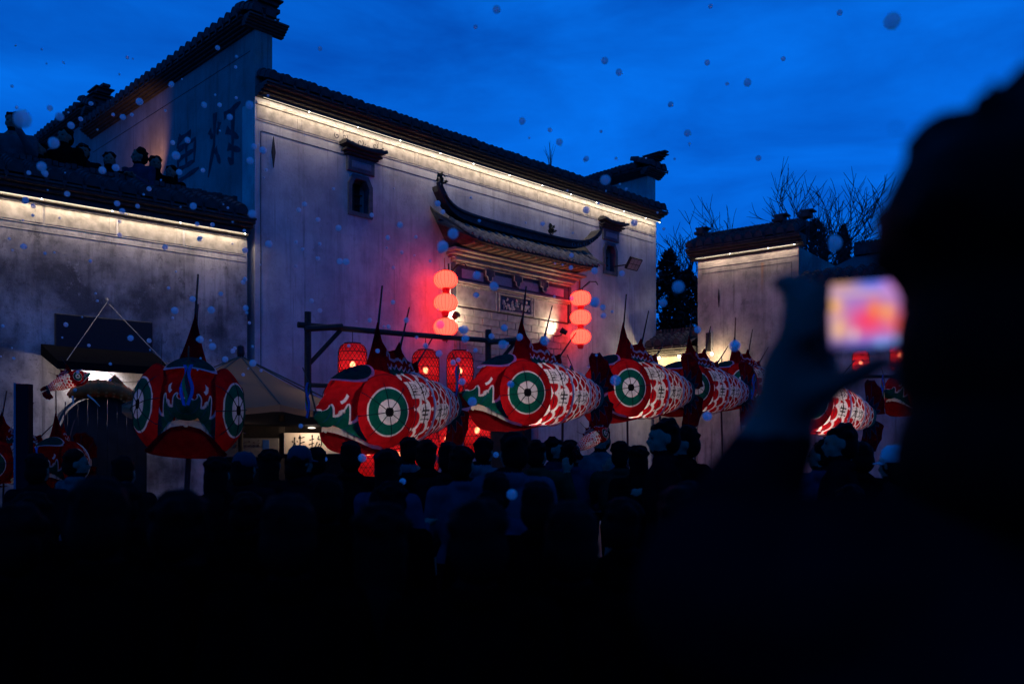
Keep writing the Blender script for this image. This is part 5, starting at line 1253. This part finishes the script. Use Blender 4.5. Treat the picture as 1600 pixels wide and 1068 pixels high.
MB().tube([(w_ * .6, -.02, zt - .3), (w_ * .7, -.03, zt - .42), (w_ * .85, -.03, zt - .40), (w_, -.02, zt - .25)], .006, 4).build('cable', M_black, hd_)

# dark domed booth with the carp figure lying on it
db = ray(155, 715, 12.0); booth = empty('domed_booth', (db.x, db.y, 0), R(30)); tag(booth, 'dark barrel-topped plank booth below the metal hood', 'booth')
rw, zb = .52, 1.84; M_plank = mat('smoked_plank', (.022, .018, .015), .75, noise=.4, nscale=6)
nst = 9
for i in range(nst):
    x0 = -rw + 2 * rw * i / nst; x1 = -rw + 2 * rw * (i + 1) / nst - .003; xm = (x0 + x1) / 2; zt_ = zb + .54 * math.sqrt(max(1 - (xm / rw) ** 2, .02))
    z0_ = zb + .54 * math.sqrt(max(1 - (x0 / rw) ** 2, .02)); z1_ = zb + .54 * math.sqrt(max(1 - (x1 / rw) ** 2, .02))
    MB().prism([(x0, 0), (x1, 0), (x1, z1_ - .03), (x0, z0_ - .03)], -.46 - .006 * (i % 2), -.44).build('plank', M_plank, booth)
mb = MB(); vs = []; n = 20
for y in (-.48, .45):
    for i in range(n + 1): aa = math.pi * i / n; vs += [((rw + .03) * math.cos(aa), y, zb + .57 * math.sin(aa)), ((rw - .0) * math.cos(aa), y, zb + .54 * math.sin(aa))]
fs = []; o2 = 2 * (n + 1)
for i in range(n): o = 2 * i; fs += [(o, o + 2, o2 + o + 2, o2 + o), (o + 1, o2 + o + 1, o2 + o + 3, o + 3), (o, o + 1, o + 3, o + 2), (o2 + o, o2 + o + 2, o2 + o + 3, o2 + o + 1)]
mb.add(vs, fs).build('barrel_roof', mat('worn_barrel', (.09, .075, .06), .8, noise=.4, nscale=7), booth)
for s in (-1, 1): MB().box(s * rw - .015, s * rw + .015, -.45, .44, 0, zb).build('side_board', M_plank, booth)
MB().box(-rw + .02, rw - .02, -.437, -.42, 0, zb + .12).build('slit_blocker', M_plank, booth)  # backing added to block light coming through the plank gaps
# carp figure: curved body along the arch
carp = empty('carp_figure', (db.x, db.y, 0), R(30)); tag(carp, 'orange-brown carved carp draped over the dark domed booth', 'figure')
pts = []; rs = []
for i in range(15):
    t = i / 14; aa = R(128 - 112 * t); pts.append(((rw + .1) * math.cos(aa) * 1.08, -.56, zb + .02 + .60 * math.sin(aa) * (1 - .08 * t))); rs.append(float(np.interp(t, [0, .08, .25, .5, .8, 1], [.03, .085, .115, .095, .045, .03])))
M_carp = mat('carp_orange', (.62, .085, .010), .6, noise=.35, nscale=9, bump=.1)
MB().tube(pts, rs, 14).build('body', M_carp, carp, smooth=True)
sc_ = MB()
for i in range(3, 12):
    for j in range(5):
        p = Vector(pts[i]); sc_.ell(p + Vector((.0, -rs[i] * .9 * math.cos((j - 2) * .5), rs[i] * math.sin((j - 2) * .5))), (.022, .012, .022), 6, 4)
sc_.build('scales', mat('carp_scale', (.66, .13, .02), .5, noise=.3), carp)
e = Vector(pts[-1]); MB().prism([(e.x - .02, e.z + .05), (e.x + .26, e.z + .10), (e.x + .17, e.z - .08), (e.x + .22, e.z - .30), (e.x + .0, e.z - .06)], -.575, -.545).build('tail_fin', M_carp, carp)
m_ = Vector(pts[6]); MB().prism([(m_.x - .12, m_.z + .06), (m_.x + .02, m_.z + .20), (m_.x + .2, m_.z + .0)], -.57, -.55).build('dorsal_fin', M_carp, carp)
h_ = Vector(pts[1]); MB().ell(h_ + Vector((0, -.075, .03)), (.024, .014, .024), 10, 8).build('eye', mat('carp_eye', (.4, .36, .3), .3), carp)
MB().tube([h_ + Vector((-.03, -.06, -.05)), h_ + Vector((-.02, -.1, -.14)), h_ + Vector((-.08, -.1, -.2))], [.012, .009, .004], 6).build('barbel', mat('carp_pale', (.5, .42, .34), .6), carp); MB().tube([h_ + Vector((.14, -.09, -.03)), h_ + Vector((.22, -.12, -.10)), h_ + Vector((.28, -.12, -.17))], [.013, .009, .004], 6).build('pectoral_fin', mat('carp_pale', (.5, .42, .34), .6), carp)

# small fish lanterns: scaled copies with one lamp
def small_fish(p, head, pitch, sc, lab, power):
    o = copy_tree(proto_f); o.location = p; o.rotation_euler = Euler((0, R(pitch), R(head)), 'XYZ'); o.scale = (sc,) * 3; tag(o, lab, 'fish lantern', 'small hand-held carp lanterns'); k = 0
    for c in list(o.children):
        if c.type == 'LIGHT':
            c.data = c.data.copy(); c.data.energy = power * (1, .25, .5)[k % 3]; c.data.shadow_soft_size = .02; k += 1
        if c.name.startswith(('feeler', 'carrying_pole')):
            for cc in list(c.children): bpy.data.objects.remove(cc)
            bpy.data.objects.remove(c)
    return o
small_fish(ray(114, 592, 10.0), 18, -24, .20, 'tiny bright carp lantern hung below the metal hood', .13)
small_fish(ray(931, 681, 8.2), 30, -30, .17, 'small glowing carp lantern held up in the crowd below the second fish', .05)
p = ray(252, 580, 10.5); tr_ = empty('tiny_red_lantern', p); MB().lathe([(.02, -.06), (.045, -.04), (.05, 0), (.045, .04), (.02, .06)], 16).build('globe', emis('tiny_lantern_glow', (1, .06, .02), 1.6), tr_, smooth=True); MB().lathe([(.001, .075), (.022, .07), (.022, .058)], 10).build('cap', M_gold, tr_); MB().tube([(0, 0, .07), (.01, 0, .45)], .003, 4).build('cord', M_black, tr_); tag(tr_, 'tiny red lantern on a cord left of the open-mouthed carp', 'lantern')
# far-left barrier post
p = ray(38, 600, 9.8); po = empty('banner_post', (p.x, p.y, 0)); MB().box(-.07, .07, -.05, .05, 0, p.z).build('post', mat('dark_blue_panel', (.004, .005, .009), .6, spec=.05), po); MB().box(-.085, -.065, -.06, .06, 0, p.z + .01).build('edge_strip', mat('pale_blue_edge', (.05, .12, .18), .4), po); tag(po, 'dark blue upright panel post at the far left of the stalls', 'post')

# ------------------------------------------------------------------ trees behind
M_bark = mat('dark_bark', (.016, .013, .012), .9, noise=.3)
def bare_tree(base, h, seed, lab, spread=.62, levels=6, r0=.17):
    rnd = random.Random(seed); root = empty('bare_tree', base); tr = MB(); br = MB()
    def grow(p, d, ln, r, lv):
        n = 4; pts = [p]; q = p; dd = d
        for i in range(n):
            dd = (dd + Vector((rnd.uniform(-.16, .16), rnd.uniform(-.16, .16), rnd.uniform(-.03, .10)))).normalized(); q = q + dd * ln / n; pts.append(q)
        (tr if lv == levels else br).tube(pts, [r * (1 - .45 * i / n) for i in range(n + 1)], 6 if lv > 3 else 3, lv == levels)
        if lv == 0: return
        for i in range(rnd.randint(2, 4) if lv > 1 else rnd.randint(2, 4)):
            t = rnd.randint(1, n); nd = (dd + Vector((rnd.uniform(-1, 1), rnd.uniform(-1, 1), rnd.uniform(-.25, .6))) * spread * 1.35).normalized(); grow(pts[t], nd, ln * rnd.uniform(.6, .8), max(r * .54, .012), lv - 1)
    grow(Vector((0, 0, 0)), Vector((rnd.uniform(-.1, .1), 0, 1)), h * .36, r0, levels)
    f_ = h / max(v[2] for v in br.v); tr.v = [(v[0], v[1], v[2] * f_) for v in tr.v]; br.v = [(v[0], v[1], v[2] * f_) for v in br.v]
    tr.build('trunk', M_bark, root); br.build('crown', M_bark, root); tag(root, lab, 'tree', 'bare trees behind the houses'); return root
for (px, ytop, Y, sd_, lab, dz) in ((1070, 290, 27, 1, 'spreading bare tree just right of the main house', 0), (1136, 285, 29, 2, 'dense bare tree behind the narrow side house', 0), (1215, 262, 29, 3, 'slender leaning bare tree rising over the side house ridge', 0), (1272, 272, 31, 7, 'thin bare tree between the two tallest above the dark roof', 0), (1332, 258, 28, 4, 'tall forked bare tree above the dark roof near the man', 0)):
    p = ray(px, ytop, Y); bare_tree((p.x, p.y, 0), p.z * .98 - (.2 if px < 1200 else .5), sd_, lab, levels=6)
M_needle = mat('evergreen', (.012, .018, .012), .9, noise=.4)
def evergreen(base, h, rad, seed, lab, zlo=.3):
    rnd = random.Random(seed); root = empty('evergreen_tree', base); MB().tube([(0, 0, 0), (0, 0, h * .9)], [.16, .03], 7).build('trunk', M_bark, root); lf = MB()
    for i in range(2600):
        t = rnd.random() ** .8; z = h * (zlo + (1 - zlo) * t); a = rnd.uniform(0, 6.28); lump = .65 + .35 * math.sin(a * 3 + z * 2.3 + seed) * math.cos(z * 3.1); r = rad * math.sqrt(max(1 - t * t, 0)) * lump * rnd.random() ** .4 + .05
        c = Vector((r * math.cos(a), r * math.sin(a), z + rnd.uniform(-.1, .1))); e = Euler((rnd.uniform(-1, 1), rnd.uniform(-1, 1), rnd.uniform(0, 6))).to_matrix(); s_ = rnd.uniform(.07, .16)
        lf.add([c + e @ Vector(v) * s_ for v in ((-1, 0, 0), (0, -.4, 0), (1, 0, 0), (0, .4, 0))], [(0, 1, 2, 3)])
    lf.build('crown', M_needle, root); tag(root, lab, 'tree', 'dark evergreens behind the houses')
for (px, ytop, Y, rad, sd_, lab) in ((1046, 395, 27, 1.0, 11, 'dark evergreen in the gap beside the main house'), (1075, 425, 28, 1.5, 12, 'bushy dark evergreen filling the alley gap'), (1112, 390, 29, .8, 13, 'evergreen top peering over the side house eave'), (1275, 345, 32, 1.2, 14, 'dark evergreen clump above the dark roof ridge'), (1318, 355, 33, .6, 15, 'small pointed evergreen above the dark roof')):
    p = ray(px, ytop, Y); evergreen((p.x, p.y, 0), p.z, rad, sd_, lab)
hl = MB(); n = 40; vs = []
for i in range(n + 1):
    x = -20 + 70 * i / n; h_ = 3.2 + .5 * math.sin(i * .9) + .4 * math.sin(i * 2.3); vs += [(x, 40, 0), (x, 40, h_), (x, 60, h_ + 1), (x, 60, 0)]
fs = []
for i in range(n): o = 4 * i; fs += [(o, o + 4, o + 5, o + 1), (o + 1, o + 5, o + 6, o + 2)]
tag(hl.add(vs, fs).build('hill', mat('dark_hillside', (.015, .018, .014), .95)), kind='structure')

# ------------------------------------------------------------------ floating foam bubbles
mfo = bpy.data.materials.new('foam'); mfo.use_nodes = True; n = mfo.node_tree; n.nodes.clear()
d = n.nodes.new('ShaderNodeBsdfDiffuse'); d.inputs[0].default_value = (.85, .87, .9, 1); t = n.nodes.new('ShaderNodeBsdfTranslucent'); t.inputs[0].default_value = (.85, .87, .9, 1); x = n.nodes.new('ShaderNodeMixShader'); x.inputs[0].default_value = .5
tr = n.nodes.new('ShaderNodeBsdfTransparent'); y = n.nodes.new('ShaderNodeMixShader'); y.inputs[0].default_value = .40; o = n.nodes.new('ShaderNodeOutputMaterial')
n.links.new(d.outputs[0], x.inputs[1]); n.links.new(t.outputs[0], x.inputs[2]); n.links.new(x.outputs[0], y.inputs[1]); n.links.new(tr.outputs[0], y.inputs[2]); n.links.new(y.outputs[0], o.inputs[0])
BUB = []
for k_ in range(3):
    mb = MB().ell((0, 0, 0), (1, 1, [1, .92, .85][k_]), 14, 10)
    if k_ == 2: mb.ell((.5, 0, -.35), (.6, .6, .55), 12, 8)
    me = mb.mesh('bubble', True); me.materials.append(mfo); BUB.append(me)
big = [(776, 15, 7), (743, 42, 4), (1110, 10, 4), (1394, 33, 14), (1312, 20, 5), (945, 95, 6), (967, 113, 6), (1105, 98, 5), (1168, 129, 7), (1048, 163, 5), (1224, 92, 4), (816, 189, 6), (859, 203, 4), (874, 222, 6), (916, 248, 5), (1074, 208, 6), (1185, 247, 5), (500, 76, 4), (1136, 131, 3), (946, 281, 9), (1305, 379, 13), (1060, 448, 10), (1036, 473, 7), (1148, 540, 10), (1090, 515, 6), (1257, 452, 7), (35, 186, 15), (84, 223, 9), (93, 182, 7), (111, 196, 6), (78, 169, 5), (268, 132, 5), (340, 75, 4), (218, 159, 6), (192, 183, 5), (142, 162, 4), (126, 186, 4), (65, 260, 8), (70, 270, 6), (181, 262, 6), (160, 266, 6), (45, 270, 4), (105, 303, 5), (40, 313, 6), (52, 322, 4), (183, 318, 5), (191, 330, 5), (302, 322, 6), (215, 322, 4), (233, 295, 4), (275, 243, 7), (293, 219, 5), (280, 269, 5), (270, 223, 4), (319, 164, 5), (343, 164, 4), (359, 183, 5), (390, 164, 7), (397, 229, 5), (411, 235, 6), (391, 251, 6), (394, 334, 7), (383, 391, 5), (332, 351, 4), (317, 266, 4), (308, 350, 4), (258, 386, 5), (312, 373, 5), (37, 385, 5), (187, 367, 4), (187, 346, 3), (383, 436, 4), (301, 467, 5), (345, 459, 4), (330, 484, 6), (273, 485, 6), (204, 528, 5), (233, 532, 4), (313, 530, 6), (332, 541, 6), (352, 561, 5), (395, 567, 6), (364, 548, 4), (380, 585, 3), (103, 507, 4), (380, 441, 4), (384, 481, 5), (476, 319, 4), (467, 328, 4), (497, 343, 4), (529, 356, 5), (420, 381, 6), (463, 378, 3), (500, 381, 3), (473, 389, 3), (497, 404, 4), (531, 408, 5), (541, 409, 6), (606, 371, 4), (625, 351, 5), (650, 370, 3), (628, 394, 3), (684, 318, 5), (692, 331, 4), (708, 365, 9), (692, 385, 10), (581, 336, 4), (745, 430, 7), (772, 447, 8), (744, 461, 5), (788, 512, 6), (786, 538, 8), (768, 525, 5), (727, 529, 7), (812, 526, 6), (851, 532, 8), (725, 515, 8), (688, 507, 7), (930, 472, 9), (929, 423, 6), (942, 480, 5), (972, 427, 5), (916, 328, 6), (848, 350, 4), (991, 348, 6), (892, 418, 4), (893, 399, 4), (893, 466, 4), (943, 493, 5), (635, 500, 5), (578, 500, 4), (614, 472, 4), (487, 470, 4), (500, 485, 4), (607, 510, 4), (651, 527, 3), (716, 562, 4), (708, 566, 5), (722, 596, 6), (743, 547, 4), (665, 540, 5), (686, 552, 6), (738, 627, 8), (798, 600, 6), (962, 594, 9), (470, 665, 4), (566, 715, 7), (508, 717, 4), (775, 710, 5), (824, 788, 6), (800, 772, 9), (1105, 650, 8), (667, 703, 4), (629, 752, 6), (590, 548, 4), (545, 540, 3)]
rnd = random.Random(4); allb = list(big)
for i in range(110):
    if i < 70: allb.append((rnd.uniform(0, 420), rnd.uniform(40, 600), rnd.uniform(1.4, 3.2)))
    else: allb.append((rnd.uniform(380, 1100), rnd.uniform(180, 560), rnd.uniform(1.4, 2.8)))
for i, (px, py, r) in enumerate(allb):
    Y = max(2.2, min(9.5, 30 / r + rnd.uniform(0, 1.5))) if r > 3 else rnd.uniform(5, 10)
    if px < 300 and py < 330 and Y > 9: Y = 9
    p = ray(px, py, Y); rad = r / F * Y * .92
    b = link('foam_bubble', BUB[2 if rnd.random() < .12 else rnd.randint(0, 1)], None, None, p, (rnd.uniform(0, 3), rnd.uniform(0, 3), rnd.uniform(0, 3)), rad)
    if py < 300 and px > 440 or py < 140: lab, gr = 'pale foam bubble drifting against the open blue sky', 'foam bubbles against the sky'
    elif px < 400: lab, gr = 'pale foam bubble drifting in front of the terrace side', 'foam bubbles before the terrace'
    elif px < 1030: lab, gr = 'pale foam bubble drifting in front of the main house', 'foam bubbles before the main house'
    else: lab, gr = 'pale foam bubble drifting in front of the side house and trees', 'foam bubbles before the side house'
    tag(b, lab, 'bubble', gr)
